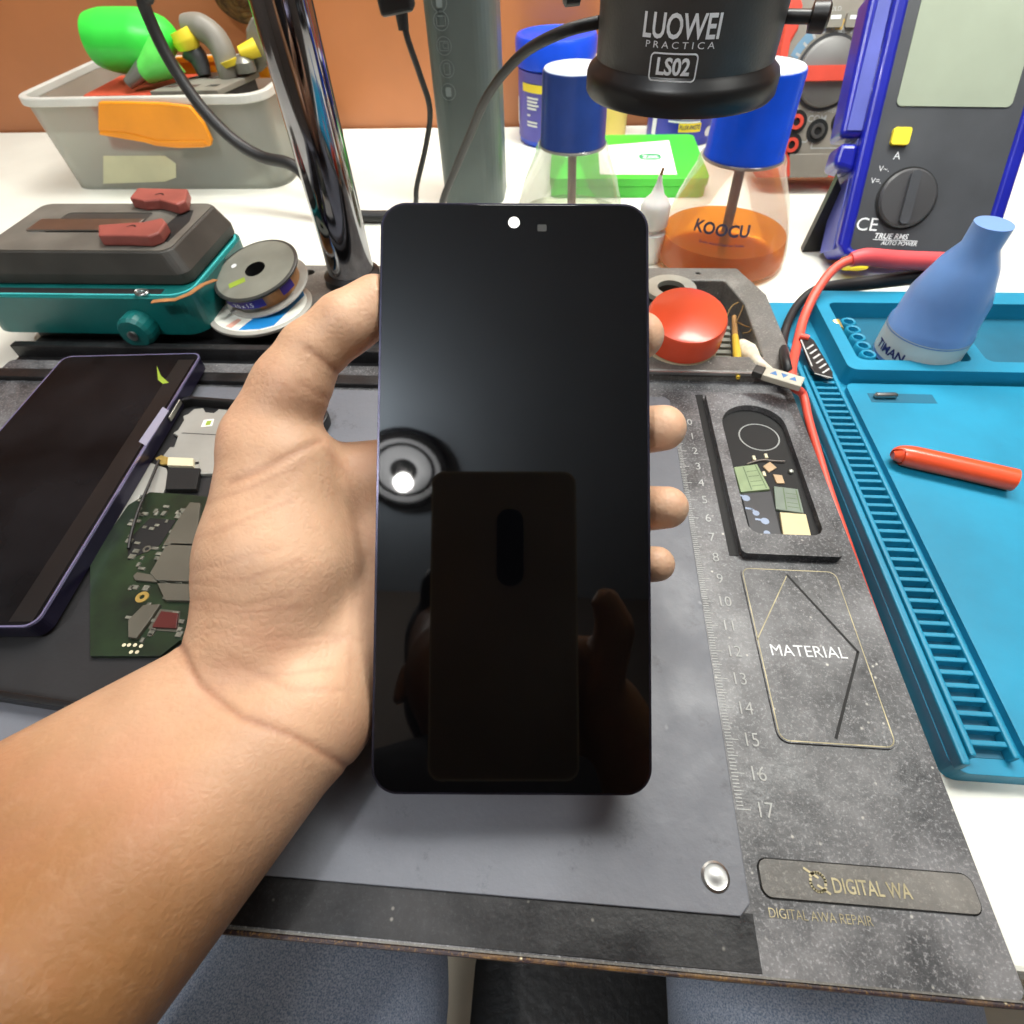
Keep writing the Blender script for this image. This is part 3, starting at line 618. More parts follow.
part('maker_lettering', M['ink_white'], ln, lw)
def ls(b):
    f = wrapcyl(lx, ly, 3.72, 672.5, 68); text(b, 'LS02', f, .5, sx=.92, bold=.03, depth=.0)
    rp = rrect(-.88, -.42, .88, .42, .14, 4); rp = [((1 - t) * a[0] + t * c[0], (1 - t) * a[1] + t * c[1]) for a, c in zip(rp, rp[1:] + rp[:1]) for t in (0, .25, .5, .75)]
    strip(b, rp, .055, f, 0.004, True)
part('model_lettering', M['ink_white'], ln, ls)
part('boom', M['chrome'], ln, lambda b: b.tube([(pc0[0] + 1.75, 12.1, 31.5), (lx - 2.5, ly, 31.5)], .9, 20, 1))
part('boom_clamp', M['black'], ln, lambda b: b.lathe((pc0[0], 12.3, 29.9), [(1.43, 0), (2.1, 0), (2.1, 3.2), (1.43, 3.2)], 36, cap0=False, cap1=False))
cpts = [V(lx - 3.65, ly + .6, UY(600, 22, ly + .6)[2]), UY(560, 33, 10.5), UY(520, 56, 12.5), UY(488, 95, 15), UY(470, 135, 17.5), UY(455, 170, 19.5), UY(443, 200, 21), V(-15.6, 22, .2), V(-15.9, 23, -.72)]
part('cable', M['cord'], ln, lambda b: b.tube(cpts, .235, 12))
# grey column with icons
M['column'] = mat('grey_column', (98, 108, 106), .42, .35, var=.08, vscale=20)
M['icon'] = mat('icon_print', (126, 136, 136), .5, var=.1, vscale=50)
co = thing('instrument_column', 'grey metal column printed with a row of round icons behind the phone', 'column', (-13.9, 30, -1))
part('column', M['column'], co, lambda b: b.prism(rrect(-16.35, 27.4, -11.4, 33, 1.5, 8), -.99, 42, smooth=False))
def icons(b):
    f0 = None
    for i, (x, y) in enumerate(((439, 2), (441, 21), (444, 46), (447, 69), (448.5, 92))):
        p = UY(x, y, 27.38); f = frame(p, (1, 0, 0), (0, 0, 1))
        strip(b, circ(0, 0, .5, 26), .06, f, 0.005, True)
        if i in (1, 2): strip(b, rrect(-.3, -.25, .3, .25, .06, 2), .06, f, .005, True)
        if i == 2: strip(b, rrect(-.05, -.12, .28, .16, .05, 2), .06, f, .008, True)
        if i == 3: strip(b, rrect(-.2, -.32, .2, .32, .08, 2), .07, f, .005, True)
        if i in (0, 4): b.prism(rrect(-.2, -.28, .2, .28, .08, 2), .0, .01, f)
part('icon_row', M['icon'], co, icons)
# hanging plug and its cord
pg = UY(399, 6, 24); 
plug = thing('cable_plug', 'small black cable plug hanging at the top beside the grey column', 'plug', (pg[0], 24, pg[2] - 1))
pl_b = UY(399, 13, 24)
def plugb(b): f = frame((pl_b[0], 24, pl_b[2]), (1, .1, .12), (0, 0, 1)); b.box((-1.05, 0, -.8), (1.05, 3.2, .8), f)
part('plug_body', M['black'], plug, plugb, bevel=.25, seg=3)
part('strain_relief', M['cord'], plug, lambda b: b.cyl((pl_b[0] + .15, 24, pl_b[2] - .8), (pl_b[0] + .15, 24, pl_b[2] + .3), .33, .42))
part('cord', M['cord'], plug, lambda b: b.tube([V(pl_b[0] + .15, 24, pl_b[2] + .2), UY(408, 40, 24), UY(420, 75, 24.5), UY(430, 110, 25), UY(426, 145, 25.3), UY(417, 185, 25.5), UY(416, 200, 25.6), V(-18.6, 26.5, -.8)], .2, 10))
# upper end of the plug runs to a clip on the column
part('cord_clip', M['black'], plug, lambda b: b.tube([V(pl_b[0], 24, pl_b[2] + 3), V(pl_b[0], 25.4, pl_b[2] + 6.5), V(-16.2, 28.5, pl_b[2] + 7.2)], .22, 10))
# ---- dispenser bottles
def bottle(label, cx, cy, s, capm, liq, liqh, name_print):
    t = thing('dispenser_bottle', label, 'bottle', (cx, cy, -1), 'blue capped dispenser bottles')
    Z = lambda h: -1 + h * s
    prof = [(2.7, .0), (3.9, .0), (4.25, .25), (4.3, .8), (4.05, 2.0), (3.45, 4.0), (2.78, 5.5), (2.62, 5.9), (2.62, 6.1), (2.5, 6.35), (2.25, 6.5)]
    part('bottle_body', M['clearpl'], t, lambda b: b.lathe((cx, cy, 0), [(r * s, Z(h)) for r, h in prof], 56, cap1=False))
    lp = [(2.6, .12), (3.8, .12), (4.12, .35), (4.17, .8), (3.93, 2.0)]; lp = [(r, h) for r, h in lp if h < liqh] + [(np.interp(liqh, [.8, 2, 4, 5.5], [4.17, 3.93, 3.34, 2.68]), liqh)]
    part('liquid', liq, t, lambda b: b.lathe((cx, cy, 0), [(r * s, Z(h)) for r, h in lp], 56))
    part('cap', capm, t, lambda b: b.lathe((cx, cy, 0), [(2.36 * s, Z(6.3)), (2.36 * s, Z(6.42)), (2.3 * s, Z(6.5)), (2.2 * s, Z(10.55)), (2.14 * s, Z(10.66))], 48))
    part('cap_rim', M['steel'], t, lambda b: b.lathe((cx, cy, 0), [(2.38 * s, Z(6.25)), (2.42 * s, Z(6.3)), (2.38 * s, Z(6.42))], 48, cap0=False, cap1=False))
    part('pump_plate', M['cap_top'], t, lambda b: b.lathe((cx, cy, 0), [(2.12 * s, Z(10.65)), (2.08 * s, Z(10.72)), (1.9 * s, Z(10.75)), (1.3 * s, Z(10.73)), (.001, Z(10.73))], 48))
    part('dip_tube', M['tube'], t, lambda b: b.cyl((cx + .2, cy, Z(.4)), (cx, cy, Z(6.4)), .32 * s))
    if name_print:
        def nm(b):
            sl = -(3.45 - 4.05) / 2.0 / s * 0 - .33
            f = wrapcyl(cx, cy, 3.98 * s, 716, 230); z0 = f(V(0, 0, 0))[2]; h0 = (z0 + 1) / s
            rb = np.interp(h0, [.8, 2, 4, 5.5], [4.3, 4.05, 3.45, 2.78]) * s
            g = wrapcyl(cx, cy, rb + .03, 721, 231, -.32)
            text(b, 'KOOCU', g, .62, sx=1.05, bold=.03, depth=.0)
            g2 = wrapcyl(cx, cy, rb + .03, 721, 245, -.32)
            z2 = g2(V(0, 0, 0))[2]; dz = z2 - z0; rb2 = rb - .32 * dz
            g2 = wrapcyl(cx, cy, rb2 + .04, 721, 245, -.32)
            text(b, 'Quality Alcohol Dispenser Bottles', g2, .14, sx=1., bold=.01, depth=.0)
        part('name_print', M['ink_dark'], t, nm)
    return t
M['tube'] = mat('dip_tube', (150, 128, 118), .5, var=.15, vscale=50)
bottle('bright blue capped bottle holding orange liquid', 4.55, 18.7, 1.02, M['blue_cap'], M['orange_liq'], 1.9, True)
bottle('navy blue capped bottle of clear liquid just behind the top of the phone', -5.95, 22.6, .95, M['navy_cap'], M['clear_liq'], 1.4, False)
# little dropper bottle
M['milky'] = mat('milky_plastic', (232, 230, 226), .4, sss=.2, var=.03, vscale=60)
M['needle'] = mat('brown_tip', (150, 112, 66), .5, var=.2, vscale=90)
dx, dy = -.1, 18.6; dtop = UY(655, 168, dy)[2]
dr = thing('dropper_bottle', 'small white needle dropper bottle between the two blue capped bottles', 'dropper bottle', (dx - .2, dy, -1))
dsh = UY(655, 200, dy)[2]
part('dropper_body', M['milky'], dr, lambda b: b.lathe((dx - .2, dy, -1), [(.9, 0), (.98, .15), (.98, 1.9), (.75, 2.1), (.7, 2.3), (.95, 2.35), (.98, dsh + 1 - .35), (.8, dsh + 1), (.45, dsh + 1.35), (.2, dsh + 2.0), (.12, dsh + 2.5)], 32))
part('needle', M['needle'], dr, lambda b: b.cyl((dx - .2, dy, dsh + 1.4), (dx - .1, dy, dtop), .1, .08))
# blue tub with a screw lid
M['tubblue'] = mat('tub_blue', (22, 74, 214), .3, var=.08, vscale=30)
M['tublabel'] = mat('violet_label', (88, 84, 176), .5, var=.1, vscale=30)
M['yel'] = mat('yellow_print', (238, 214, 52), .5, var=.06, vscale=40)
tb = thing('plastic_tub', 'blue screw lidded plastic tub by the wall behind the navy capped bottle', 'tub', (-7.6, 44.0, -1))
tz = UY(555, 75, 40.6)[2]
tl0, tl1 = UY(530, 78, 40.6)[2], UY(530, 145, 40.6)[2]
part('tub_body', M['tubblue'], tb, lambda b: b.lathe((-7.6, 44.0, 0), [(3.2, -1), (3.4, -.8), (3.45, 4.4), (3.3, 4.6), (3.3, 5.2)], 44))
part('lid', M['tubblue'], tb, lambda b: b.lathe((-7.6, 44.0, 0), [(3.5, 5.0), (3.72, 5.1), (3.72, 6.9), (3.55, 7.2), (3.2, 7.25), (3.0, 7.1)], 44))
part('tub_label', M['tublabel'], tb, lambda b: b.lathe((-7.6, 44.0, 0), [(3.47, tl1 + .1), (3.48, tl0 + .2)], 44, cap0=False, cap1=False))
def tubtext(b):
    f = wrapcyl(-7.6, 44, 3.52, 528, 88)
    b.add([f(V(x, y, .004)) for y in (-.32, .32) for x in np.linspace(-.8, 4.2, 14)], [(i, i + 1, i + 15, i + 14) for i in range(13)], False)
part('label_band', M['yel'], tb, tubtext)
def tubwhite(b):
    f = wrapcyl(-7.6, 44, 3.53, 519, 110); band(b, f, -.2, .2, -1.1, 1.1, 4)
    f = wrapcyl(-7.6, 44, 3.53, 531, 110)
    for i, w_ in enumerate((1.3, 1.2, 1.35, 1.1, 0, .4, 0, 1.2, 1.2)):
        y = .9 - i * .27
        if w_: band(b, f, -.5, -.5 + w_, y - .08, y + .08)
part('label_lines', M['ink_white'], tb, tubwhite)
# yellow tub, flux tub
M['paleyellow'] = mat('pale_yellow_plastic', (222, 196, 104), .5, var=.06, vscale=30)
part_y = thing('yellow_tub', 'pale yellow round tub against the wall between the blue tubs', 'tub', (-3.2 + .9, 44.6, -1))
part('tub_body', M['paleyellow'], part_y, lambda b: b.lathe((-2.3, 44.6, 0), [(1.75, -1), (1.85, -.8), (1.85, 4.0), (1.7, 4.2)], 32))
part('lid', M['paleyellow'], part_y, lambda b: b.lathe((-2.3, 44.6, 0), [(2.0, 4.1), (2.05, 4.2), (2.05, 5.1), (1.9, 5.3)], 32))
fx = thing('flux_tub', 'low blue flux paste tub against the wall behind the green box', 'tub', (4.9, 44.3, -1))
M['fluxblue'] = mat('flux_blue', (44, 52, 170), .4, var=.1, vscale=30)
part('tub_body', M['fluxblue'], fx, lambda b: b.lathe((4.9, 44.3, 0), [(3.2, -1), (3.3, -.8), (3.3, 3.2), (3.1, 3.4)], 40))
part('lid', M['tubblue'], fx, lambda b: b.lathe((4.9, 44.3, 0), [(3.35, 3.3), (3.45, 3.4), (3.45, 4.6), (3.2, 4.8)], 40))
def fluxlab(b):
    f = wrapcyl(4.9, 44.3, 3.34, 690, 128)
    b.add([f(V(x, y, .004)) for y in (-.36, .36) for x in np.linspace(-1.05, 1.05, 8)], [(i, i + 1, i + 9, i + 8) for i in range(7)], False)
part('yellow_panel', M['yel'], fx, fluxlab)
def fluxtxt(b): f = wrapcyl(4.9, 44.3, 3.37, 690, 128); text(b, 'FLUX-PASTE', f, .34, sx=.72, bold=.02, depth=.0)
part('panel_lettering', M['ink_dark'], fx, fluxtxt)
def fluxw(b):
    f = wrapcyl(4.9, 44.3, 3.345, 708, 131); pts = [f(V(x, y, .0)) for x, y in circ(0, 0, .42, 16)]; b.add(pts, [tuple(range(16))], False)
    f = wrapcyl(4.9, 44.3, 3.34, 654, 126); band(b, f, -.3, .3, -.7, .7, 5)
    f = wrapcyl(4.9, 44.3, 3.345, 684, 119)
    for k in range(2): band(b, f, -1.4, 1.6, -.09 - k * .26, .06 - k * .26)
part('white_print', M['ink_white'], fx, fluxw)
# green flat box and card
M['green'] = mat('green_plastic', (66, 186, 52), .4, var=.07, vscale=20)
gb = thing('green_box', 'flat bright green plastic case lying behind the bottles with a white card on it', 'case', (-1, 35, -1))
part('box_base', M['green'], gb, lambda b: b.prism(rrect(-7.5, 29.2, 5.2, 39.5, .6), -1, -.15), bevel=.1)
part('box_lid', M['green'], gb, lambda b: b.prism(rrect(-7.6, 29.1, 5.3, 39.6, .6), -.1, .5), bevel=.15, seg=3)
M['card'] = mat('white_card', (238, 240, 232), .6, var=.03, vscale=30)
M['cardgreen'] = mat('card_green', (52, 150, 92), .6, var=.05, vscale=30)
kc = [U(598, 146, .56), U(669, 140, .56), U(677, 174, .56), U(600, 174, .56)]; kcm = sum(kc) / 4
kd = thing('business_card', 'white card with a green oval logo lying on the green case', 'card', (kcm[0], kcm[1], .52))
part('card_sheet', M['card'], kd, lambda b: b.prism([(p[0], p[1]) for p in kc], .51, .54))
def oval(b): c = U(650, 156.5, .56); b.prism([(c[0] + .95 * math.copysign(abs(math.cos(a)) ** .6, math.cos(a)), c[1] + .75 * math.copysign(abs(math.sin(a)) ** .7, math.sin(a))) for a in np.linspace(0, 2 * math.pi, 32, endpoint=False)], .541, .55)
part('oval_logo', M['cardgreen'], kd, oval)
def ovalt(b):
    c = U(650, 156.5, .56); f = at_z(.554)
    strip(b, [(c[0] - .6, c[1] + .3), (c[0] - .25, c[1] + .3), (c[0] - .6, c[1] - .3), (c[0] - .2, c[1] - .3)], .14, f, 0); strip(b, [(c[0] - .1, c[1] - .25), (c[0] + .65, c[1] - .25)], .16, f, 0); strip(b, [(c[0] - .1, c[1] + .12), (c[0] + .6, c[1] + .12)], .16, f, 0)
part('logo_strokes', M['ink_white'], kd, ovalt)
# ---- red holstered multimeter leaning on the wall
def leanframe(o, lean, yaw): 
    a = math.radians(yaw); ux = V(math.cos(a), math.sin(a), 0); back = V(-math.sin(a), math.cos(a), 0); l = math.radians(lean); return frame(o, ux, back * math.sin(l) + V(0, 0, 1) * math.cos(l))
M['toolgrey'] = mat('tool_grey', (134, 130, 120), .5, var=.08, vscale=40)
M['meterred'] = mat('red_rubber', (212, 74, 56), .5, var=.1, vscale=40)
M['metergrey'] = mat('meter_grey', (138, 132, 122), .5, var=.1, vscale=40)
M['meterdark'] = mat('meter_dark', (62, 62, 64), .45, var=.1, vscale=40)
M['lcd'] = mat('lcd_grey', (150, 158, 140), .25, var=.04, vscale=30)
rmc = CAM + .94 * (V(14.5, 33.3, -.95) - CAM); RF = leanframe(rmc, 20, 0)
rm = thing('multimeter', 'grey multimeter in red holster leaning on the wall at the back right', 'multimeter', rmc)
hw, hh = 4.05, 19.5
def ropen(b):
    outer = [(-hw + .9, 0), (hw - .9, 0), (hw, .9), (hw, hh - 1.5), (hw - 1.5, hh), (-hw + 1.5, hh), (-hw, hh - 1.5), (-hw, .9)]
    inner = [(-hw + .9, 2.5), (-hw + 1.9, 2.0), (-1.3, .7), (1.3, .7), (hw - 1.9, 2.0), (hw - .9, 2.5), (hw - .6, 3), (hw - .6, 8.5), (hw - .95, 9.2), (hw - .95, 10.6), (hw - .6, 11.2), (hw - .6, hh - 1.8), (hw - 1.8, hh - .6), (-hw + 1.8, hh - .6), (-hw + .6, hh - 1.8), (-hw + .6, 11.2), (-hw + .95, 10.6), (-hw + .95, 9.2), (-hw + .6, 8.5), (-hw + .6, 3)]
    b.prism(outer, -3.2, .12, RF, holes=[inner])
part('holster', M['meterred'], rm, ropen, bevel=.15)
part('meter_case', M['metergrey'], rm, lambda b: b.prism(rrect(-hw + .35, .35, hw - .35, hh - .35, .8), -2.9, 0, RF), bevel=.1)
part('holster_notch', M['metergrey'], rm, lambda b: b.prism([(-1.5, -.02), (1.5, -.02), (1.9, 1.6), (-1.9, 1.6)], -1.2, .14, RF), bevel=.08)
M['dialgrey'] = mat('dial_grey', (108, 106, 104), .4, var=.1, vscale=30)
dc = onplane(827, 73, RF); 
part('dial_ring', M['meterdark'], rm, lambda b: b.prism(circ(dc[0], dc[1], 2.35, 40), -.05, .06, RF, holes=[circ(dc[0], dc[1], 2.15, 40)]))
dl = part('dial', M['dialgrey'], rm, lambda b: b.lathe((0, 0, 0), [(2.15, 0), (2.1, .3), (1.9, .45), (.001, .45)], 40, fr=lambda p: RF(V(p[0] + dc[0], p[1] + dc[1], p[2]))), bevel=0)
part('dial_grip', M['meterred'], rm, lambda b: b.prism(rrect(dc[0] - 2.05, dc[1] - .55, dc[0] + 2.05, dc[1] + .35, .25), .4, .85, RF), bevel=.2, seg=3)
for (jx, jy, m_) in ((796, 122, 'meterred'), (791, 145, 'meterred'), (817, 131, 'meterdark'), (842, 122, 'meterred')):
    c = onplane(jx, jy, RF)
    j = part('input_jack', M['darkgap'], rm, lambda b: b.prism(circ(c[0], c[1], .78, 28), -.05, .1, RF))
    part('jack_ring', M[m_] if m_ != 'meterdark' else M['steel'], j, lambda b: b.prism(circ(c[0], c[1], .5, 24), .0, .2, RF, holes=[circ(c[0], c[1], .27, 24)]))
for (bx_, by_) in ((834, 20), (853, 20), (873, 20)):
    c = onplane(bx_, by_, RF)
    k = part('push_button', M['toolgrey'], rm, lambda b: b.prism(rrect(c[0] - .55, c[1] - .45, c[0] + .55, c[1] + .45, .12), 0, .28, RF), bevel=.06)
    part('button_mark', M['ink_white'], k, lambda b: b.prism([(c[0] - .35, c[1]), (c[0] + .35, c[1]), (c[0] + .35, c[1] + .22), (c[0] - .35, c[1] + .22)], .28, .295, RF))
part('display', M['lcd'], rm, lambda b: b.prism(rrect(-hw + 1.1, hh - 6.3, hw - 1.1, hh - 1.6, .3), .0, .05, RF))
def rmtext(b):
    for s, x, y, h in (('COM', 817, 119, .42), ('OFF', 840, 33, .36), ('A', 797, 110, .42), ('mA', 792, 133, .34)):
        c = onplane(x, y, RF); text(b, s, lambda p, c=c: RF(V(p[0] + c[0], p[1] + c[1], p[2])), h, bold=.01)
    c = onplane(823, 111, RF); text(b, 'AUTO POWER OFF', lambda p: RF(V(p[0] + c[0] + .3, p[1] + c[1], p[2])), .26, bold=.0, sx=.85)
    c = onplane(834, 9, RF); text(b, 'HOLD', lambda p: RF(V(p[0] + c[0], p[1] + c[1], p[2])), .26)
def rmlines(b):
    a = onplane(812, 143, RF); d = onplane(842, 139, RF); strip(b, [(a[0], a[1] + .4), (a[0], a[1] - .35), (a[0] + 2.6, a[1] - .35), (a[0] + 2.6, a[1] + .4)], .09, RF, .02)
    c = onplane(803, 142, RF); strip(b, [(c[0] - .5, c[1]), (c[0] + .2, c[1]), (c[0] + .8, c[1] + .7)], .09, RF, .02)
part('jack_lines', M['ink_grey'], rm, rmlines)
def rmticks(b):
    for a in range(20, 170, 15): t = math.radians(a); strip(b, [(dc[0] + 2.5 * math.cos(t), dc[1] + 2.5 * math.sin(t)), (dc[0] + 2.75 * math.cos(t), dc[1] + 2.75 * math.sin(t))], .16, RF, .02)
part('dial_ticks', M['ink_grey'], rm, rmticks)
part('face_lettering', M['ink_grey'], rm, rmtext)
M['paleorange'] = mat('dial_scale_colour', (214, 178, 96), .6, var=.1, vscale=40); M['paleblue'] = mat('dial_scale_blue', (110, 146, 172), .6, var=.1, vscale=40)
def arcseg(b, a0, a1):
    pts = [(dc[0] + r * math.cos(math.radians(a)), dc[1] + r * math.sin(math.radians(a))) for r, aa in ((2.5, np.linspace(a0, a1, 8)), (3.1, np.linspace(a1, a0, 8))) for a in aa]; b.prism(pts, 0, .012, RF)
for a0, a1, m_ in ((165, 195, 'paleorange'), (82, 98, 'paleorange'), (125, 160, 'paleblue'), (20, 60, 'paleblue')): part('dial_scale', M[m_], rm, lambda b: arcseg(b, a0, a1))
# ---- blue holstered multimeter
M['holblue'] = mat('blue_rubber', (22, 30, 150), .3, var=.15, vscale=30, coat=.3)
M['holclear'] = mat('translucent_blue', (84, 92, 170), .4, var=.2, vscale=20)
M['faceblack'] = mat('meter_black_face', (64, 66, 70), .45, var=.15, vscale=30)
bmc = U(844, 256, .62); BF = leanframe(bmc, 31, -5)
bw, bh = 8.0, 17.0
bm_ = thing('multimeter', 'black faced multimeter in blue holster propped up behind the teal mat', 'multimeter', (bmc[0] + 4, bmc[1], -1))
part('meter_case', M['faceblack'], bm_, lambda b: b.prism(rrect(0.05, .25, bw - .05, bh, .6), -2.6, 0, BF), bevel=.12)
def hol(b):
    outer = [(-.55, .6), (-.1, 0), (bw + .1, 0), (bw + .55, .6), (bw + .55, bh - 1), (bw - .5, bh + .5), (.6, bh + .5), (-.55, bh - 1.2)]
    inner = [(.25, .55), (.5, .4), (bw - .5, .4), (bw - .25, .55), (bw - .25, bh - 1), (bw - .9, bh - .1), (.9, bh - .1), (.25, bh - 1)]
    b.prism(outer, -2.9, .15, BF, holes=[inner])
part('holster', M['holblue'], bm_, hol, bevel=.22, seg=3)
part('holster_side', M['holclear'], bm_, lambda b: b.prism([(-.62, .4), (-.5, .4), (-.5, 8.0), (-.62, 8.0)], -2.8, -.5, BF), bevel=.05)
k1 = onplane(850, 128, BF); k2 = onplane(872, 38, BF)
def clip(b):
    b.prism([(-1.75, k1[1] - .4), (-.5, k1[1] - .4), (-.5, k1[1] + 7.6), (-.9, k1[1] + 7.9), (-1.75, k1[1] + 6.6)], -2.2, -.2, BF)
part('probe_clip', M['holblue'], bm_, clip, bevel=.3, seg=3)
part('probe_clip', M['holblue'], bm_, lambda b: b.prism([(-1.75, k1[1] - 2.0), (-.5, k1[1] - 2.3), (-.5, k1[1] - .7), (-1.6, k1[1] - .7)], -2.2, -.2, BF), bevel=.3, seg=3)
part('clip_face', M['holclear'], bm_, lambda b: b.prism([(-1.45, k1[1] - .1), (-.62, k1[1] - .1), (-.62, k1[1] + 7.2), (-1.3, k1[1] + 6.4)], -.22, -.14, BF), bevel=.05)
dc2 = onplane(906, 199, BF)
part('dial', M['meterdark'], bm_, lambda b: b.lathe((0, 0, 0), [(1.62, 0), (1.62, .2), (1.5, .32), (.001, .36)], 40, fr=lambda p: BF(V(p[0] + dc2[0], p[1] + dc2[1], p[2]))))
part('dial_edge', M['darkgap'], bm_, lambda b: b.prism(circ(dc2[0], dc2[1], 1.74, 40), .0, .05, BF))
part('dial_grip', M['faceblack'], bm_, lambda b: b.prism(rrect(dc2[0] - .28, dc2[1] - 1.45, dc2[0] + .28, dc2[1] + 1.45, .25), .34, .62, BF), bevel=.1)
yb = onplane(898, 137, BF)
part('yellow_button', M['yel'], bm_, lambda b: b.prism(rrect(yb[0] - .4, yb[1] - .45, yb[0] + .6, yb[1] + .45, .15), 0, .25, BF), bevel=.08)
dd = onplane(895, 90, BF)
part('display', M['lcd'], bm_, lambda b: b.prism(rrect(.9, dd[1] - .8, bw - .9, bh - 1.2, .3), .0, .06, BF))
def bmtext(b):
    def w(s, x, y, h, **k): c = onplane(x, y, BF); text(b, s, lambda p, c=c: BF(V(p[0] + c[0], p[1] + c[1], p[2])), h, **k)
    w('CE', 867, 225, .72, sx=1.05, bold=.0); w('TRUE RMS', 874, 236, .3, bold=.02, align='LEFT', shear=.2); w('AUTO POWER', 881, 243, .22, bold=.01, align='LEFT', shear=.2)
    w('V~.', 884, 169, .3); w('V=.', 876, 181, .3); w('A', 897, 156, .4)
def bmline(b):
    c0 = onplane(873, 239.5, BF); strip(b, [(c0[0], c0[1]), (c0[0] + 2.6, c0[1])], .04, BF, .02)
part('face_lettering', M['ink_white'], bm_, bmtext)
part('underline', M['ink_white'], bm_, bmline)
M['yellowjack'] = mat('yellow_sleeve', (226, 206, 40), .45, var=.06, vscale=40)
yj = onplane(862, 268, BF)
part('corner_bumper', M['yellowjack'], bm_, lambda b: b.prism([(.2, .05), (1.7, .05), (1.5, -.75), (.4, -.75)], -1.2, .3, BF), bevel=.1)
ks = [U(802, 252, -.95), U(858, 250, -.95), UY(838, 178, bmc[1] + 3.2)]
def kick(b): a, c, d = ks; n = V(0, .5, .1); b.add([a, c, d, a + n, c + n, d + n], [(0, 1, 2), (5, 4, 3), (0, 3, 4, 1), (1, 4, 5, 2), (2, 5, 3, 0)], False)
part('tilt_stand', M['black'], bm_, kick)
# ---- storage bin with the tools lying in it
M['bin'] = clear('cloudy_bin_plastic', (240, 242, 238), (216, 218, 212), .4, .04, .2)
M['latch'] = mat('orange_latch', (236, 148, 24), .4, var=.08, vscale=25)
bx0, bx1, by0, by1, bz = -52.0, -30.9, 31.0, 44.5, 5.9
bn = thing('storage_bin', 'cloudy clear plastic storage bin with an orange latch at the back left', 'storage bin', ((bx0 + bx1) / 2, (by0 + by1) / 2, -1))
def binb(b):
    n = 6; loops = []
    for z, g in ((-1, .35), (bz, .05)):
        loops.append([(x, y, z) for x, y in rrect(bx0 + g, by0 + g, bx1 - g, by1 - g, 2.0, n)])
    for z, g in ((bz, .25), (-.75, .55)):
        loops.append([(x, y, z) for x, y in rrect(bx0 + g, by0 + g, bx1 - g, by1 - g, 1.85, n)])
    N = len(loops[0]); vs = [p for l in loops for p in l]; fs = [(i * N + k, i * N + (k + 1) % N, (i + 1) * N + (k + 1) % N, (i + 1) * N + k) for i in range(3) for k in range(N)] + [tuple(range(N)), tuple(3 * N + k for k in range(N))]
    b.add(vs, fs, True)
part('bin_body', M['bin'], bn, binb)
M['rimwhite'] = mat('bin_rim', (206, 206, 200), .35, var=.05, vscale=30)
part('rim', M['rimwhite'], bn, lambda b: b.prism(rrect(bx0 - .25, by0 - .25, bx1 + .25, by1 + .25, 2.2, 8), bz - .45, bz + .15, holes=[rrect(bx0 + .3, by0 + .3, bx1 - .3, by1 - .3, 1.8, 8)]), bevel=.1)
LF = frame((0, by0 - .3, 0), (1, 0, 0), (0, 0, 1))
def latch(b): b.prism([tuple(onplane(x, y, LF)) for x, y in ((100, 101), (128, 101), (165, 102), (191, 105), (205, 122), (213, 139), (212, 145), (204, 146.5), (180, 147), (158, 145), (128, 136), (100, 130))], -.1, .35, LF)
part('latch', M['latch'], bn, latch, bevel=.12, seg=3)
def rib(b): b.prism([tuple(onplane(x, y, LF)) for x, y in ((102, 130), (128, 131), (160, 139), (206, 139), (209, 143), (158, 142.5), (102, 133))], .3, .45, LF)
part('latch_lip', M['latch'], bn, rib, bevel=.05)
M['binlabel'] = mat('old_label', (196, 194, 160), .7, var=.08, vscale=30)
part('paper_label', M['binlabel'], bn, lambda b: b.prism([tuple(onplane(x, y, LF)) for x, y in ((100, 158), (162, 158), (173, 166), (173, 180), (162, 184), (100, 186))], -.62, -.52, LF), bevel=.01)
# tools inside
M['neon'] = mat('neon_green_plastic', (62, 224, 74), .35, var=.08, vscale=30)
M['nickel'] = mat('dull_nickel', (140, 140, 132), .35, .6, var=.1, vscale=40)
M['redbox'] = mat('red_plastic', (208, 84, 58), .5, var=.1, vscale=30)
def Y_(px, py, y): return UY(px, py, y)
gg = thing('screwdriver', 'neon green handled screwdriver lying in the storage bin', 'screwdriver', Y_(150, 70, 35))
part('handle', M['neon'], gg, lambda b: b.tube([Y_(95, 40, 36), Y_(112, 41, 36), Y_(145, 42, 36), Y_(163, 45, 36), Y_(173, 52, 36)], [1.8, 2.15, 2.2, 1.9, 1.0], 28))
M['neonclear'] = mat('pale_green_tip', (104, 224, 96), .3, sss=.1, var=.1, vscale=40)
part('trigger_guard', M['neonclear'], gg, lambda b: b.tube([Y_(168, 52, 35), Y_(158, 62, 34.5), Y_(143, 74, 34)], [1.6, 1.3, .7], 20))
part('shank', M['nickel'], gg, lambda b: b.tube([Y_(147, 66, 34.2), Y_(128, 84, 33.4)], [.75, .4], 14, 1))
rb_ = thing('red_parts_box', 'red plastic parts box under the green screwdriver in the bin', 'parts box', Y_(160, 88, 34))
part('box', M['redbox'], rb_, lambda b: (b.box((-47, 33.0, 1.5), (-36.5, 39, 5.2))), bevel=.2)
part('box_lid', M['redbox'], rb_, lambda b: b.box((-47.1, 32.9, 5.25), (-36.4, 39.1, 5.75)), bevel=.15)
pt = thing('wire_stripper', 'grey wire stripper with a yellow jaw leaning in the bin', 'wire stripper', Y_(215, 60, 37))
part('grip', M['toolgrey'], pt, lambda b: b.tube([Y_(184, 25, 37), Y_(200, 27, 37), Y_(215, 38, 37), Y_(224, 54, 36.6), Y_(228, 72, 36.2), Y_(230, 82, 36)], [.7, .95, 1.0, .95, .85, .6], 20))
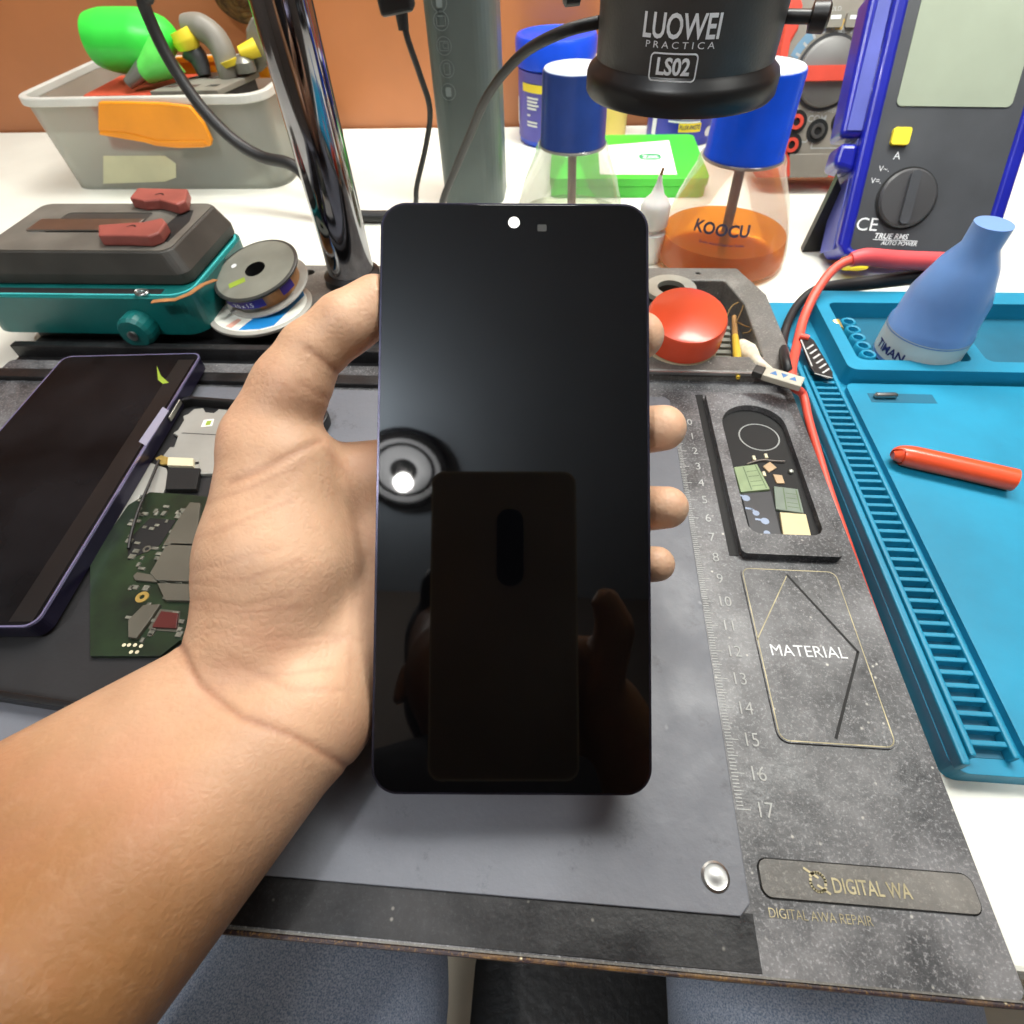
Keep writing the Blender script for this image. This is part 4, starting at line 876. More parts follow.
part('jaw', M['yel'], pt, lambda b: b.tube([Y_(179, 30, 36.5), Y_(185, 40, 36.5), Y_(189, 49, 36.5)], [1.1, 1.15, .9], 16))
part('lever', M['meterdark'], pt, lambda b: b.tube([Y_(188, 48, 36.6), Y_(198, 58, 36.6), Y_(205, 76, 36.2)], [.9, .8, .5], 14))
part('end_tip', M['yel'], pt, lambda b: b.tube([Y_(228, 60, 36), Y_(231, 66, 36)], [.75, .6], 14, 1))
rk = thing('slotted_rack', 'small grey slotted rack standing in the right end of the bin', 'rack', Y_(218, 82, 34))
zt = 6.1
ra = [U(189, 76, zt), U(205, 66, zt), U(238, 66, zt), U(222, 82, zt)]
slots = []
for i in range(3):
    for j in range(2):
        s_, t_ = .18 + .3 * i, .28 + .42 * j
        c = ra[0] * (1 - s_) * t_ + ra[1] * (1 - s_) * (1 - t_) + ra[2] * s_ * (1 - t_) + ra[3] * s_ * t_
        slots.append([(c[0] - .55, c[1] - .25), (c[0] + .45, c[1] - .25), (c[0] + .55, c[1] + .25), (c[0] - .45, c[1] + .25)])
part('rack_top', M['toolgrey'], rk, lambda b: b.prism([(-40.6, 32.2), (-34.8, 32.2), (-33.4, 37.8), (-38.2, 37.8)], 5.7, 6.1, holes=[[(-39.9 + i * 1.75 + j * .7, 33.3 + j * 2.4), (-38.9 + i * 1.75 + j * .7, 33.3 + j * 2.4), (-38.7 + i * 1.75 + j * .7, 34.0 + j * 2.4), (-39.7 + i * 1.75 + j * .7, 34.0 + j * 2.4)] for i in range(3) for j in range(2)]), bevel=.05)
part('rack_block', M['meterdark'], rk, lambda b: b.prism([(-40.2, 32.5), (-35, 32.5), (-33.8, 37.5), (-38, 37.5)], 0, 5.65))
cu = thing('tape_cutter', 'grey curved cutter with a yellow roller at the right end of the bin', 'cutter', Y_(255, 60, 38))
def cutter(b):
    fr = frame(Y_(252, 68, 38), (1, 0, 0), (0, 0, 1)); P = lambda x, y: tuple(onplane(x, y, fr))
    b.prism([P(*q) for q in ((232, 71), (240, 74), (262, 71), (271, 62), (270, 20), (262, 14), (253, 17), (248, 28), (249, 55), (243, 64))], -.6, .6, fr)
part('cutter_body', M['toolgrey'], cu, cutter, bevel=.2, seg=3)
part('roller', M['yel'], cu, lambda b: b.tube([Y_(240, 53, 36.6), Y_(250, 50, 36.9), Y_(257, 47, 37.2)], [.45, .6, .65], 18, 1))
part('cutter_knob', M['nickel'], cu, lambda b: b.lathe(Y_(244, 64, 36.6), [(.9, -.5), (.9, .2), (.4, .6), (.01, .7)], 20))
ob = thing('orange_strip', 'orange plastic strip lying across the back of the bin', 'strip', Y_(235, 52, 41))
part('strip', M['latch'], ob, lambda b: b.box((-42, 40.6, 5.0), (-33.2, 41.4, 6.6)), bevel=.1)
part('strip_lip', M['latch'], ob, lambda b: b.box((-42, 40.3, 6.3), (-33.2, 40.7, 6.7)), bevel=.05)
# round brush of brown rope against the wall
rp_ = Y_(241, 5, 46.2)
M['rope'] = mat('brown_rope', (120, 92, 44), .9, col2=(74, 54, 26), vscale=160, bump=.6, bscale=300)
rp = thing('rope_coil', 'brown coil of rope hanging on the wall above the bin', 'rope coil', rp_)
for k in range(5):
    R_ = 2.2 - k * .42
    part('rope_turn', M['rope'], rp, lambda b: b.tube([(rp_[0] + R_ * math.cos(a) + .12 * math.sin(3 * a + k), 46.7 - k * .2 + .1 * math.sin(5 * a + k), rp_[2] + 1.1 + R_ * math.sin(a)) for a in np.linspace(0, 2 * math.pi, 25)], .36, 10, 3))
part('hook', M['nickel'], rp, lambda b: b.tube([(rp_[0], 48, rp_[2] + 3.6), (rp_[0], 46, rp_[2] + 3.4), (rp_[0], 44.6, rp_[2] + 2.9), (rp_[0], 44.5, rp_[2] + 3.6)], .12, 8))
# black hose arching down in front of the bin
hs = MB(); hs.tube([V(-36.8, 29.5, 24), UY(140, -30, 29.2), UY(143, 0, 29), UY(150, 20, 29), UY(165, 52, 28.8), UY(185, 85, 28.5), UY(208, 115, 28), UY(235, 141, 27.5), UY(262, 157, 27), UY(297, 168, 26), V(-24.5, 24.6, -.2), V(-19, 24.5, -.55)], .45, 14)
tag(hs.build('hose', M['cord'], loc=(-30, 28, -.5)), 'thick black hose curving down in front of the storage bin', 'hose')
# ================================================================== on the platform: left side
M['teal'] = mat('teal_plastic', (14, 98, 96), .35, var=.12, vscale=30)
M['tealedge'] = mat('teal_edge', (72, 184, 186), .4, var=.08, vscale=30)
M['jaw'] = mat('dusty_black_jaw', (58, 56, 52), .55, var=.25, vscale=35, bump=.1, bscale=300)
M['jawtop'] = mat('dusty_jaw_top', (98, 95, 88), .6, var=.25, vscale=35)
M['redclamp'] = mat('dusty_red_clamp', (144, 74, 66), .5, var=.15, vscale=50)
vx0, vx1, vy0, vy1 = -40.0, -26.6, 5.8, 14.0
vs_ = thing('phone_vise', 'teal phone holding vise with dusty black jaw on the platform at the left edge', 'vise', ((vx0 + vx1) / 2, 10, .6))
part('vise_body', M['teal'], vs_, lambda b: b.prism(rrect(vx0, vy0, vx1, vy1, 1.3, 8), .62, 2.85), bevel=.12, seg=3)
part('body_rim', M['tealedge'], vs_, lambda b: b.prism(rrect(vx0 + .2, vy0 + .25, vx1 - .2, vy1 - .1, 1.2, 8), 2.8, 2.92, holes=[rrect(vx0 + .32, vy0 + .37, vx1 - .32, vy1 - .22, 1.1, 8)]))
part('front_slot', M['darkgap'], vs_, lambda b: b.box((vx0 + 1, vy0 + .45, 2.84), (vx1 - 1.9, vy0 + 1.0, 2.88)))
jx0, jx1, jy0, jy1 = -39.5, -27.1, 7.2, 14.1
def jawb(b):
    lo = rrect(jx0, jy0, jx1, jy1, .7, 6); hi = rrect(jx0 + .5, jy0 + .35, jx1 - .6, jy1 - .2, .7, 6); N = len(lo)
    b.add([(x, y, 2.9) for x, y in lo] + [(x, y, 3.5) for x, y in lo] + [(x, y, 4.6) for x, y in hi], [(i * N + k, i * N + (k + 1) % N, (i + 1) * N + (k + 1) % N, (i + 1) * N + k) for i in (0, 1) for k in range(N)] + [tuple(range(N)), tuple(2 * N + k for k in range(N))], False)
part('jaw_block', M['jaw'], vs_, jawb, bevel=.08)
sl0 = U(166, 241, 4.6); sl1 = U(191, 213, 4.6)
part('jaw_top', M['jawtop'], vs_, lambda b: b.prism(rrect(jx0 + .6, jy0 + .45, jx1 - .7, jy1 - .3, .6), 4.58, 4.64, holes=[[(p[0], p[1]) for p in (U(158, 240, 4.6), U(168, 243, 4.6), U(190, 222, 4.6), U(194, 211, 4.6), U(184, 210, 4.6), U(166, 226, 4.6))], rrect(-36.5, jy0 + 2.6, -31.0, jy0 + 5.3, .3)]))
part('jaw_recess', M['darkgap'], vs_, lambda b: b.prism([(p[0], p[1]) for p in (U(157, 241, 4.6), U(169, 244, 4.6), U(191, 222, 4.6), U(195, 210, 4.6), U(184, 209, 4.6), U(165, 226, 4.6))], 4.59, 4.61))
part('jaw_bar', M['steel'], vs_, lambda b: b.box((-37.5, jy0 + 2.7, 4.62), (-31.0, jy0 + 4.2, 4.75)), bevel=.05)
M['pinkpad'] = M['redclamp']
def clampbar(q):
    c = [U(x, y, 5.05) for x, y in q]
    return lambda b: b.prism([(p[0], p[1]) for p in c], 4.65, 5.25)
part('clamp_pad', M['redclamp'], vs_, clampbar([(131, 201), (139, 191), (189, 192), (187, 204), (178, 208), (160, 203), (145, 204)]), bevel=.1)
part('clamp_pad', M['redclamp'], vs_, clampbar([(100, 228), (128, 226), (146, 225), (164, 221), (168, 226), (161, 236), (150, 240), (128, 239), (100, 239)]), bevel=.1)
def hooks(b):
    for x, y in ((159, 194), (131, 226)):
        c = U(x, y, 5.3); strip(b, [(c[0] - .25 + .5 * t, c[1] + .18 * math.sin(t * math.pi)) for t in np.linspace(0, 1, 6)], .09, at_z(5.27), 0)
part('pad_mark', M['ink_black'], vs_, hooks)
kb = UY(152, 338, vy0 - .6)
kn = part('knob', M['teal'], vs_, lambda b: b.lathe((kb[0] - .6, vy0 + .05, 1.25), [(.9, 0), (.95, .1), (.95, .9), (.8, 1.1), (.3, 1.15)], 20, (0, -1, 0), smooth=False))
part('knob_screw', M['steel'], kn, lambda b: b.lathe((kb[0] - .6, vy0 - 1.08, 1.25), [(.28, 0), (.28, .12), (.15, .16)], 14, (0, -1, 0)))
scw = U(143, 295, 2.9)
part('jaw_spring', M['steel'], vs_, lambda b: b.tube([(scw[0] + .35 * math.cos(a), scw[1] + .25 * math.sin(a), 2.95 + a * .01) for a in np.linspace(0, 18, 40)], .05, 6, 1))
# solder-wick strip
M['copper'] = mat('copper_braid', (196, 142, 92), .45, .4, var=.15, vscale=200)
a_, b_, c_, d_ = U(152, 302, 3.0), U(175, 300, 3.05), U(190, 294, 3.2), U(216, 280, 3.0)
wk = MB()
def ribbon(b, pts, w, t=.04):
    pts = [V(*p) for p in pts]; vs = []; fs = []
    for i, p in enumerate(pts):
        d = pts[min(i + 1, len(pts) - 1)] - pts[max(i - 1, 0)]; n = np.cross(d, V(0, 0, 1)); n /= np.linalg.norm(n)
        vs += [p - n * w / 2, p + n * w / 2, p + n * w / 2 + V(0, 0, t), p - n * w / 2 + V(0, 0, t)]
    for i in range(len(pts) - 1):
        for k in range(4): fs.append((i * 4 + k, i * 4 + (k + 1) % 4, i * 4 + 4 + (k + 1) % 4, i * 4 + 4 + k))
    fs += [(3, 2, 1, 0), tuple(len(pts) * 4 - 4 + k for k in range(4))]; b.add(vs, fs, False)
ribbon(wk, [a_, (a_ + b_) / 2 + V(0, 0, .02), b_, c_, (c_ + d_) / 2 + V(0, 0, .1), d_], .32)
tag(wk.build('solder_wick', M['copper'], loc=a_), 'flat copper braid strip stretching from the teal vise to the wire spool', 'braid')
# two spools
M['spoolgrey'] = mat('spool_flange', (128, 130, 120), .3, var=.15, vscale=40)
M['spooldark'] = mat('spool_dark_edge', (52, 54, 52), .35, var=.2, vscale=40)
M['spoolclear'] = mat('spool_clear_grey', (176, 174, 166), .25, var=.1, vscale=40)
M['purplelabel'] = mat('purple_label', (60, 40, 140), .5, var=.1, vscale=40)
M['skyblue'] = mat('sky_blue_label', (24, 134, 206), .5, var=.08, vscale=40)
M['greenmark'] = mat('yellow_green_mark', (142, 164, 52), .5, var=.1, vscale=60)
M['peach'] = mat('peach_label', (226, 172, 154), .6, var=.1, vscale=60)
s1c = U(261, 307, .8)
lo_ = thing('wire_spool', 'lower flat wire spool with white and sky blue label under the grey spool', 'spool', (s1c[0], s1c[1], .6), 'spools on the rear shelf')
part('flange', M['spoolclear'], lo_, lambda b: b.lathe((s1c[0], s1c[1], .6), [(3.0, .02), (3.05, .08), (3.05, .22), (2.95, .28)], 56))
part('label_disc', M['white'], lo_, lambda b: b.lathe((s1c[0], s1c[1], .6), [(2.75, .28), (2.7, .31)], 48))
def wedge(a0, a1, r0, r1, z): return lambda b: b.prism([(s1c[0] + r * math.cos(math.radians(a)), s1c[1] + r * math.sin(math.radians(a))) for r, aa in ((r1, np.linspace(a0, a1, 14)), (r0, np.linspace(a1, a0, 14))) for a in aa], z, z + .02)
part('blue_label_stripe', M['skyblue'], lo_, lambda b: b.prism([(s1c[0] + x, s1c[1] + y) for x, y in ((-.3, -2.68), (.9, -2.55), (1.6, -2.15), (2.35, 1.2), (2.05, 1.8), (1.5, .2), (.2, -1.2))], .9, .925))
part('peach_marks', M['peach'], lo_, wedge(242, 252, 1.7, 2.6, .9))
part('core', M['spoolgrey'], lo_, lambda b: b.lathe((s1c[0], s1c[1], .6), [(1.2, .3), (1.2, .85)], 30))
up_c = U(255, 269, 2.75); nrm = V(-.13, -.22, 1); nrm /= np.linalg.norm(nrm); SF = frame(up_c, np.cross(V(0, 1, 0), nrm), np.cross(nrm, np.cross(V(0, 1, 0), nrm)))
sb = up_c - nrm * 1.3
ups = thing('wire_spool', 'grey topped spool of copper braid resting tilted on the lower spool', 'spool', sb, 'spools on the rear shelf')
part('flange', M['spooldark'], ups, lambda b: b.lathe(up_c, [(.62, -.18), (2.55, -.18), (2.61, -.12), (2.61, -.03), (2.53, 0), (.62, 0)], 56, nrm, cap0=False, cap1=False))
part('top_disc', M['spoolgrey'], ups, lambda b: b.lathe(up_c, [(.62, .005), (2.42, .005)], 56, nrm, cap0=False, cap1=False))
part('hub_hole', M['darkgap'], ups, lambda b: b.lathe(up_c, [(.62, -1.2), (.62, .01)], 32, nrm, cap1=False))
part('flange', M['spoolclear'], ups, lambda b: b.lathe(up_c, [(.62, -1.3), (2.6, -1.3), (2.66, -1.22), (2.6, -1.14), (.62, -1.14)], 56, nrm, cap0=False, cap1=False))
part('wound_braid', M['copper'], ups, lambda b: b.lathe(up_c, [(2.15, -1.14), (2.15, -.18)], 44, nrm, cap0=False, cap1=False))
def lab(b):
    A = np.linspace(math.radians(205), math.radians(292), 16); vs = [SF(V(2.45 * math.cos(a), 2.45 * math.sin(a), z)) for z in (-.75, -.2) for a in A]; b.add(vs, [(i, i + 1, i + 17, i + 16) for i in range(15)], True)
    A = np.linspace(math.radians(318), math.radians(340), 6); vs = [SF(V(2.45 * math.cos(a), 2.45 * math.sin(a), z)) for z in (-.75, -.2) for a in A]; b.add(vs, [(i, i + 1, i + 7, i + 6) for i in range(5)], True)
part('purple_label', M['purplelabel'], ups, lab)
def labt(b):
    th = math.radians(262); f = lambda p: SF(V(2.53 * math.cos(th + p[0] / 2.53), 2.53 * math.sin(th + p[0] / 2.53), -.48 + p[1])); text(b, '2.0 x 1.5', f, .26, bold=.01, depth=0)
part('label_lettering', M['ink_white'], ups, labt)
gm = onplane(237, 283, SF); gm2 = onplane(234, 266, SF)
def gmk(b):
    d = V(.9, .45); n = V(-.2, .4); g = V(*gm)
    b.prism([tuple(g + d * a / 2 + n * c / 2) for a, c in ((-1, -1), (1, -1), (1, 1), (-1, 1))], .006, .014, SF)
part('green_mark', M['greenmark'], ups, gmk)
part('clear_dot', M['ink_white'], ups, lambda b: b.prism(circ(gm2[0], gm2[1], .17, 14), .006, .016, SF))
# dark phone leaning on the chassis, purple edge
M['purple'] = mat('purple_frame', (34, 31, 54), .3, .5, var=.15, vscale=50)
M['purplelite'] = mat('polished_purple_edge', (150, 146, 190), .25, .6, var=.1, vscale=50)
M['darkglass'] = mat('dark_glass', (20, 20, 22), .25, var=.5, vscale=25, spec=.1)
pq0, pq1 = U(202, 353, 1.15), U(128, 474, 1.15)
dv = (pq0 - pq1); dv[2] = 0; dv /= np.linalg.norm(dv)
left = V(-dv[1], dv[0], 0)
org = pq0 - dv * 8.2 + left * 3.8
TF = frame(org + V(0, 0, 0), -left, dv)
tp = thing('dark_phone', 'dark phone with polished purple edge lying at the left beside the opened phone', 'smartphone', (org[0], org[1], .1))
part('purple_frame', M['purple'], tp, lambda b: b.prism(rrect(-3.8, -8.2, 3.8, 8.2, .5, 8), -.75, -.02, TF), bevel=.06, seg=3)
part('edge_line', M['purplelite'], tp, lambda b: b.prism(rrect(-3.81, -8.21, 3.81, 8.21, .5, 8), -.09, .005, TF, holes=[rrect(-3.74, -8.14, 3.74, 8.14, .45, 8)]))
part('glass', M['darkglass'], tp, lambda b: b.prism(rrect(-3.72, -8.12, 3.72, 8.12, .4, 8), -.05, .01, TF))
part('glass_bezel', M['black'], tp, lambda b: b.prism([(2.75, -8), (3.6, -8), (3.6, 7.6), (2.75, 7.6)], .008, .014, TF))
part('white_sticker', mat('sticker', (150, 148, 168), .4, var=.05, vscale=40), tp, lambda b: b.prism([tuple(onplane(x, y, TF)) for x, y in ((163, 407), (169, 411), (146, 446), (139, 442))], .014, .02, TF))
part('side_button', M['nickel'], tp, lambda b: b.box((3.8, 3.2, -.5), (3.88, 4.6, -.25), TF), bevel=.03)
yg = onplane(166, 383, TF)
part('yellow_green_glint', M['greenmark'], tp, lambda b: b.prism([tuple(onplane(x, y, TF)) for x, y in ((157, 366), (161, 376), (169, 383), (163, 384), (158, 380))], .012, .018, TF))
# opened phone chassis with its logic board
M['plate'] = mat('grey_midframe', (166, 166, 160), .45, .3, var=.1, vscale=40)
M['shield'] = mat('shield_can', (100, 98, 88), .45, .4, var=.1, vscale=40)
M['pcb'] = mat('green_circuit_board', (34, 52, 32), .4, col2=(20, 30, 22), vscale=90)
M['gold'] = mat('gold_pad', (204, 176, 100), .35, .6, var=.1, vscale=80)
M['cream'] = mat('cream_connector', (214, 206, 176), .5, var=.05, vscale=60)
M['redchip'] = mat('dark_red_chip', (78, 32, 30), .4, var=.15, vscale=60)
ch0, ch1, ch2 = U(180, 398, .5), U(334, 410, .5), U(150, 655, .5)
hy = V(ch2[0] + 4.0 - ch0[0] - 3.9, 0, 0)
axd = V(-.19, 1.0, 0); axd /= np.linalg.norm(axd); axx = V(axd[1], -axd[0], 0)
# the chassis' top edge runs from ch0 to ch1
topc = (ch0 + ch1) / 2; wch = np.linalg.norm(ch1 - ch0); axx = (ch1 - ch0) / wch; axd = V(-axx[1], axx[0], 0)
KF = frame(V(topc[0], topc[1], .11), axx, axd)
KL = 15.6
def kp(x, y, z=0.0): f2 = frame(KF.o + KF.z * z, KF.x, KF.y); return tuple(onplane(x, y, f2))
chs = thing('phone_chassis', 'opened phone chassis with bare green circuit board lying on the mat under the hand', 'phone chassis', KF(V(0, -KL / 2, 0)))
part('midframe', M['black'], chs, lambda b: b.prism(rrect(-wch / 2, -KL, wch / 2, 0, .8, 8), 0, .62, KF, holes=[rrect(-wch / 2 + .25, -KL + .25, wch / 2 - .25, -.25, .65, 8)]), bevel=.08)
part('midframe_floor', M['blackmatte'], chs, lambda b: b.prism(rrect(-wch / 2 + .2, -KL + .2, wch / 2 - .2, -.2, .65, 8), .0, .12, KF))
def tabs(b):
    P = [kp(*q, .3) for q in ((163, 456), (170, 447), (174, 447), (178, 436), (173, 433), (178, 430), (184, 420), (183, 416), (188, 414), (194, 409), (203, 408), (205, 412), (214, 413), (219, 409), (228, 410), (300, 414), (300, 470), (200, 474), (190, 470))]
    b.prism(P, .12, .3, KF)
part('shield_plate', M['plate'], chs, tabs, bevel=.02)
part('plate_seam', M['darkgap'], chs, lambda b: strip(b, [kp(182, 433, .3), kp(200, 434, .3), kp(240, 436, .3)], .05, KF, .305))
part('plate_sticker', M['card'], chs, lambda b: b.prism([kp(*q, .3) for q in ((204, 420), (214, 419), (212, 426), (201, 427))], .3, .31, KF))
part('sticker_dot', M['greenmark'], chs, lambda b: b.prism([kp(*q, .31) for q in ((207, 421), (212, 420.5), (210, 425), (205, 425.5))], .31, .315, KF))
def pol(z0, z1, *q): return lambda b: b.prism([kp(x, y, z1) for x, y in q], z0, z1, KF)
part('lower_plate', M['plate'], chs, pol(.12, .26, (100, 530), (128, 488), (148, 462), (166, 468), (170, 480), (160, 498), (140, 495), (128, 520), (100, 560)), bevel=.02)
part('gold_connector', M['gold'], chs, pol(.26, .36, (155, 458), (161, 455), (168, 457), (168, 464), (160, 464)), bevel=.02)
part('flex_connector', M['cream'], chs, pol(.26, .5, (168, 457), (193, 458), (193, 466), (167, 465)), bevel=.02)
part('plate_hole_tab', M['plate'], chs, pol(.26, .34, (193, 459), (200, 458), (199, 470), (192, 470)), bevel=.02)
part('tab_hole', M['darkgap'], chs, pol(.34, .345, (195, 462), (199, 461.5), (199, 464), (195, 464.5)))
part('black_foam', M['darkgap'], chs, pol(.2, .42, (168, 467), (200, 468), (196, 489), (165, 489)), bevel=.02)
brd = part('circuit_board', M['pcb'], chs, pol(.12, .3, (90, 560), (128, 505), (150, 492), (182, 494), (240, 500), (240, 640), (180, 640), (160, 656), (120, 656), (90, 656)), bevel=.01)
part('black_gap', M['darkgap'], chs, pol(.3, .32, (128, 540), (150, 518), (176, 520), (160, 545), (128, 560)))
def cans(b):
    for q in (((176, 522), (190, 502), (200, 503), (196, 546), (170, 545), (163, 545)), ((150, 573), (165, 547), (172, 543), (240, 545), (240, 583), (156, 580)), ((157, 583), (240, 585), (240, 602), (165, 600)), ((128, 620), (143, 605), (160, 604), (148, 622), (136, 638), (128, 637))): b.prism([kp(x, y, .45) for x, y in q], .3, .45, KF)
part('shield_can', M['shield'], chs, cans, bevel=.015)
def tail(b): b.prism([kp(x, y, .4) for x, y in ((133, 576), (137, 572), (154, 575), (157, 582), (135, 580))], .3, .4, KF)
part('can_tab', M['shield'], chs, tail, bevel=.015)
rg = kp(142, 597, .33); part('gold_ring', M['gold'], chs, lambda b: b.prism(circ(*rg, .24, 20), .3, .34, KF, holes=[circ(*rg, .1, 16)]))
rg2 = kp(147, 549, .33); part('gold_ring', M['shield'], chs, lambda b: b.prism(circ(*rg2, .17, 16), .3, .34, KF, holes=[circ(*rg2, .09, 12)]))
part('red_chip', M['redchip'], chs, pol(.3, .42, (154, 623), (161, 611), (178, 613), (176, 628), (152, 627)), bevel=.01)
part('chip_frame', M['shield'], chs, pol(.3, .33, (148, 628), (160, 609), (180, 611), (178, 632), (150, 630)))
def pads(b):
    for x, y in ((129, 645), (135, 645), (141, 646), (131, 652), (137, 652), (124, 645)): b.prism(circ(*kp(x, y, .31), .07, 10), .3, .315, KF)
part('test_pads', M['cream'], chs, pads)
def smd(b):
    rs = random.Random(4)
    for _ in range(70):
        x = rs.uniform(128, 185); y = rs.uniform(500, 640); c = kp(x, y, .36); w_ = rs.uniform(.05, .14); h_ = rs.uniform(.05, .12); b.box((c[0] - w_, c[1] - h_, .3), (c[0] + w_, c[1] + h_, .36), KF)
sm1 = part('surface_components', mat('tiny_components', (110, 110, 100), .4, var=.5, vscale=300), chs, smd); sm1['kind'] = 'stuff'
wr = MB(); wr.tube([KF(V(*kp(158, 459, .5), .42)), KF(V(*kp(150, 482, .5), .5)), KF(V(*kp(141, 508, .45), .55)), KF(V(*kp(133, 530, .45), .5)), KF(V(*kp(128, 548, .45), .42))], .06, 8)
tag(wr.build('antenna_wire', M['cord'], loc=KF(V(*kp(141, 508, .45), .4))), 'thin black antenna wire crossing the opened phone chassis', 'wire')
# ================================================================== rear tray contents
M['redcap'] = mat('orange_red_cap', (232, 82, 46), .3, var=.05, vscale=40, coat=.2)
M['jarclear'] = mat('cloudy_jar', (206, 190, 156), .35, sss=.2, var=.1, vscale=40)
rc = U(690, 322, 2.35)
rc = V(.15, 5.75, 0)
rj = thing('small_jar', 'small cloudy jar with a big orange red lid in the rear tray', 'jar', (rc[0], rc[1], -.7))
jn = V(.02, -.22, 1); 
part('jar_body', M['jarclear'], rj, lambda b: b.lathe((rc[0], rc[1], -.69), [(1.85, 0), (1.95, .1), (2.0, 1.7), (1.8, 2.0)], 40))
part('lid', M['redcap'], rj, lambda b: b.lathe((rc[0], rc[1], 1.2), [(2.0, -.1), (2.09, 0), (2.05, 1.15), (1.96, 1.34), (1.78, 1.4), (.001, 1.42)], 56, jn))
M['coilgrey'] = mat('coil_grey', (168, 170, 160), .35, .5, var=.15, vscale=50)
wc = U(676, 292, .6)
wa = MB(); wa.lathe((wc[0] - .35, wc[1], .62), [(.8, 0), (1.5, 0), (1.55, .06), (1.5, .3), (.8, .3)], 44, cap0=False, cap1=False); wa.lathe((wc[0] - .35, wc[1], .62), [(.8, .3), (.8, 0)], 44, cap0=False, cap1=False)
tag(wa.build('metal_ring', M['coilgrey'], loc=(wc[0] - .35, wc[1], .62)), 'flat silver metal ring on the tray rim behind the red lidded jar', 'ring')
M['yellowrod'] = mat('yellow_rod', (206, 172, 54), .5, var=.15, vscale=60)
r0, r1 = U(734, 318, 0), U(738, 379, .2)
yr = thing('yellow_stick', 'yellow stick with a pale tip lying in the rear tray beside the jar', 'stick', (r1[0], r1[1], .1))
part('stick', M['yellowrod'], yr, lambda b: b.tube([U(735, 336, .3), U(737, 355, .35), U(738, 378, .4)], [.17, .22, .1], 12))
part('tip', M['needle'], yr, lambda b: b.tube([U(734, 317, .1), U(735, 336, .3)], [.14, .17], 12, 1))
def comb(b):
    for k in range(9):
        c = U(722 + .2 * k, 329 + k * 6, -.2); b.box((c[0] - .42, c[1] - .16, -.68), (c[0] + .42, c[1] + .16, -.1))
    c = U(724, 355, -.5); b.box((c[0] - .3, c[1] - 2.3, -.69), (c[0] + .3, c[1] + 2.3, -.4))
cb = MB(); comb(cb); cc_ = U(724, 355, -.5)
tag(cb.build('pin_header', M['spoolgrey'], loc=(cc_[0], cc_[1], -.69)), 'ribbed grey connector strip in the rear tray between the jar and yellow stick', 'connector')
M['cotton'] = mat('cotton', (206, 196, 172), .9, sss=.2, col2=(226, 220, 205), vscale=200, bump=.6, bscale=400)
ctf = [U(741, 345, .0), U(748, 352, .2), U(757, 362, .5), U(772, 371, .75)]
cw = MB(); cw.tube(ctf, [.35, .5, .3, .12], 14); cw.tube([U(742, 345, -.2), U(743, 358, -.2), U(746, 372, -.2)], [.25, .45, .2], 12)
tag(cw.build('cotton_swab', M['cotton'], loc=ctf[1] - V(0, 0, .8)), 'frayed cotton bud lying in the rear tray right of the yellow stick', 'cotton bud')
M['goldwire'] = mat('brass_wire', (176, 144, 90), .3, .8, var=.1, vscale=60)
for nm_, lb_, pts in (('brass_wire', 'thin brass wire loop standing up in the rear tray', [(727, 316), (732, 306), (741, 302), (743, 306), (739, 316), (736, 322)]), ('brass_wire', 'thin kinked brass wire at the right of the rear tray', [(737, 322), (745, 326), (751, 328), (749, 332), (743, 333)]), ('brass_wire', 'short brass wire leaning on the tray wall above the cotton bud', [(752, 352), (756, 345), (759, 336)])):
    wmb = MB(); wmb.tube([U(x, y, .1 + .12 * i) for i, (x, y) in enumerate(pts)], .035, 6); p0 = U(*pts[0], 0); tag(wmb.build(nm_, M['goldwire'], loc=(p0[0], p0[1], 0)), lb_, 'wire')
# white plug connector lying across the tray corner
M['whiteplug'] = mat('white_connector', (190, 184, 168), .5, var=.1, vscale=60)
M['trianglblue'] = mat('blue_print', (70, 120, 176), .5, var=.1, vscale=60)
wf0 = U(785, 376, 1.6); WF = frame(wf0, U(800, 380, 1.6) - U(770, 371, 1.6), V(.1, 1, 0))
wp = thing('white_connector', 'white plug connector with blue triangles lying on the tray corner', 'connector', (wf0[0], wf0[1], .6))
part('connector_body', M['whiteplug'], wp, lambda b: b.box((-.95, -.42, -.33), (.85, .38, 0), WF), bevel=.05)
part('connector_socket', M['jaw'], wp, lambda b: b.box((-1.45, -.3, -.33), (-.96, .34, -.05), WF), bevel=.04)
def tri(b):
    for x, s in ((-.5, 1), (-.05, -1), (.4, 1)): b.prism([(x - .17, -.15 * s), (x + .17, -.15 * s), (x + .02, .17 * s)], .0, .012, WF)
part('blue_triangles', M['trianglblue'], wp, tri)
# ================================================================== component tray contents
M['greenchip'] = mat('pale_green_chip', (132, 150, 112), .5, var=.12, vscale=120)
M['greychip'] = mat('grey_green_chip', (112, 124, 112), .5, var=.12, vscale=120)
M['tan'] = mat('tan_chip', (184, 156, 122), .5, var=.08, vscale=120)
M['ivory'] = mat('ivory_chip', (205, 192, 150), .4, var=.04, vscale=60)
M['tintspot'] = mat('pale_blue_spot', (138, 152, 176), .5, var=.1, vscale=80)
M['darkpcb'] = mat('dark_chip', (48, 50, 54), .45, var=.2, vscale=60)
zt = .03
def chip(name, label, q, h, m, grp=None, marks=None, mm=None):
    c = [U(x, y, zt + h) for x, y in q]; ctr = sum(c) / len(c)
    t = thing(name, label, 'chip', (ctr[0], ctr[1], zt), grp)
    part('chip_body', m, t, lambda b: b.prism([(p[0], p[1]) for p in c], zt, zt + h), bevel=.02)
    if marks: part('chip_pattern', mm, t, lambda b: marks(b, c, zt + h + .004))
    return t
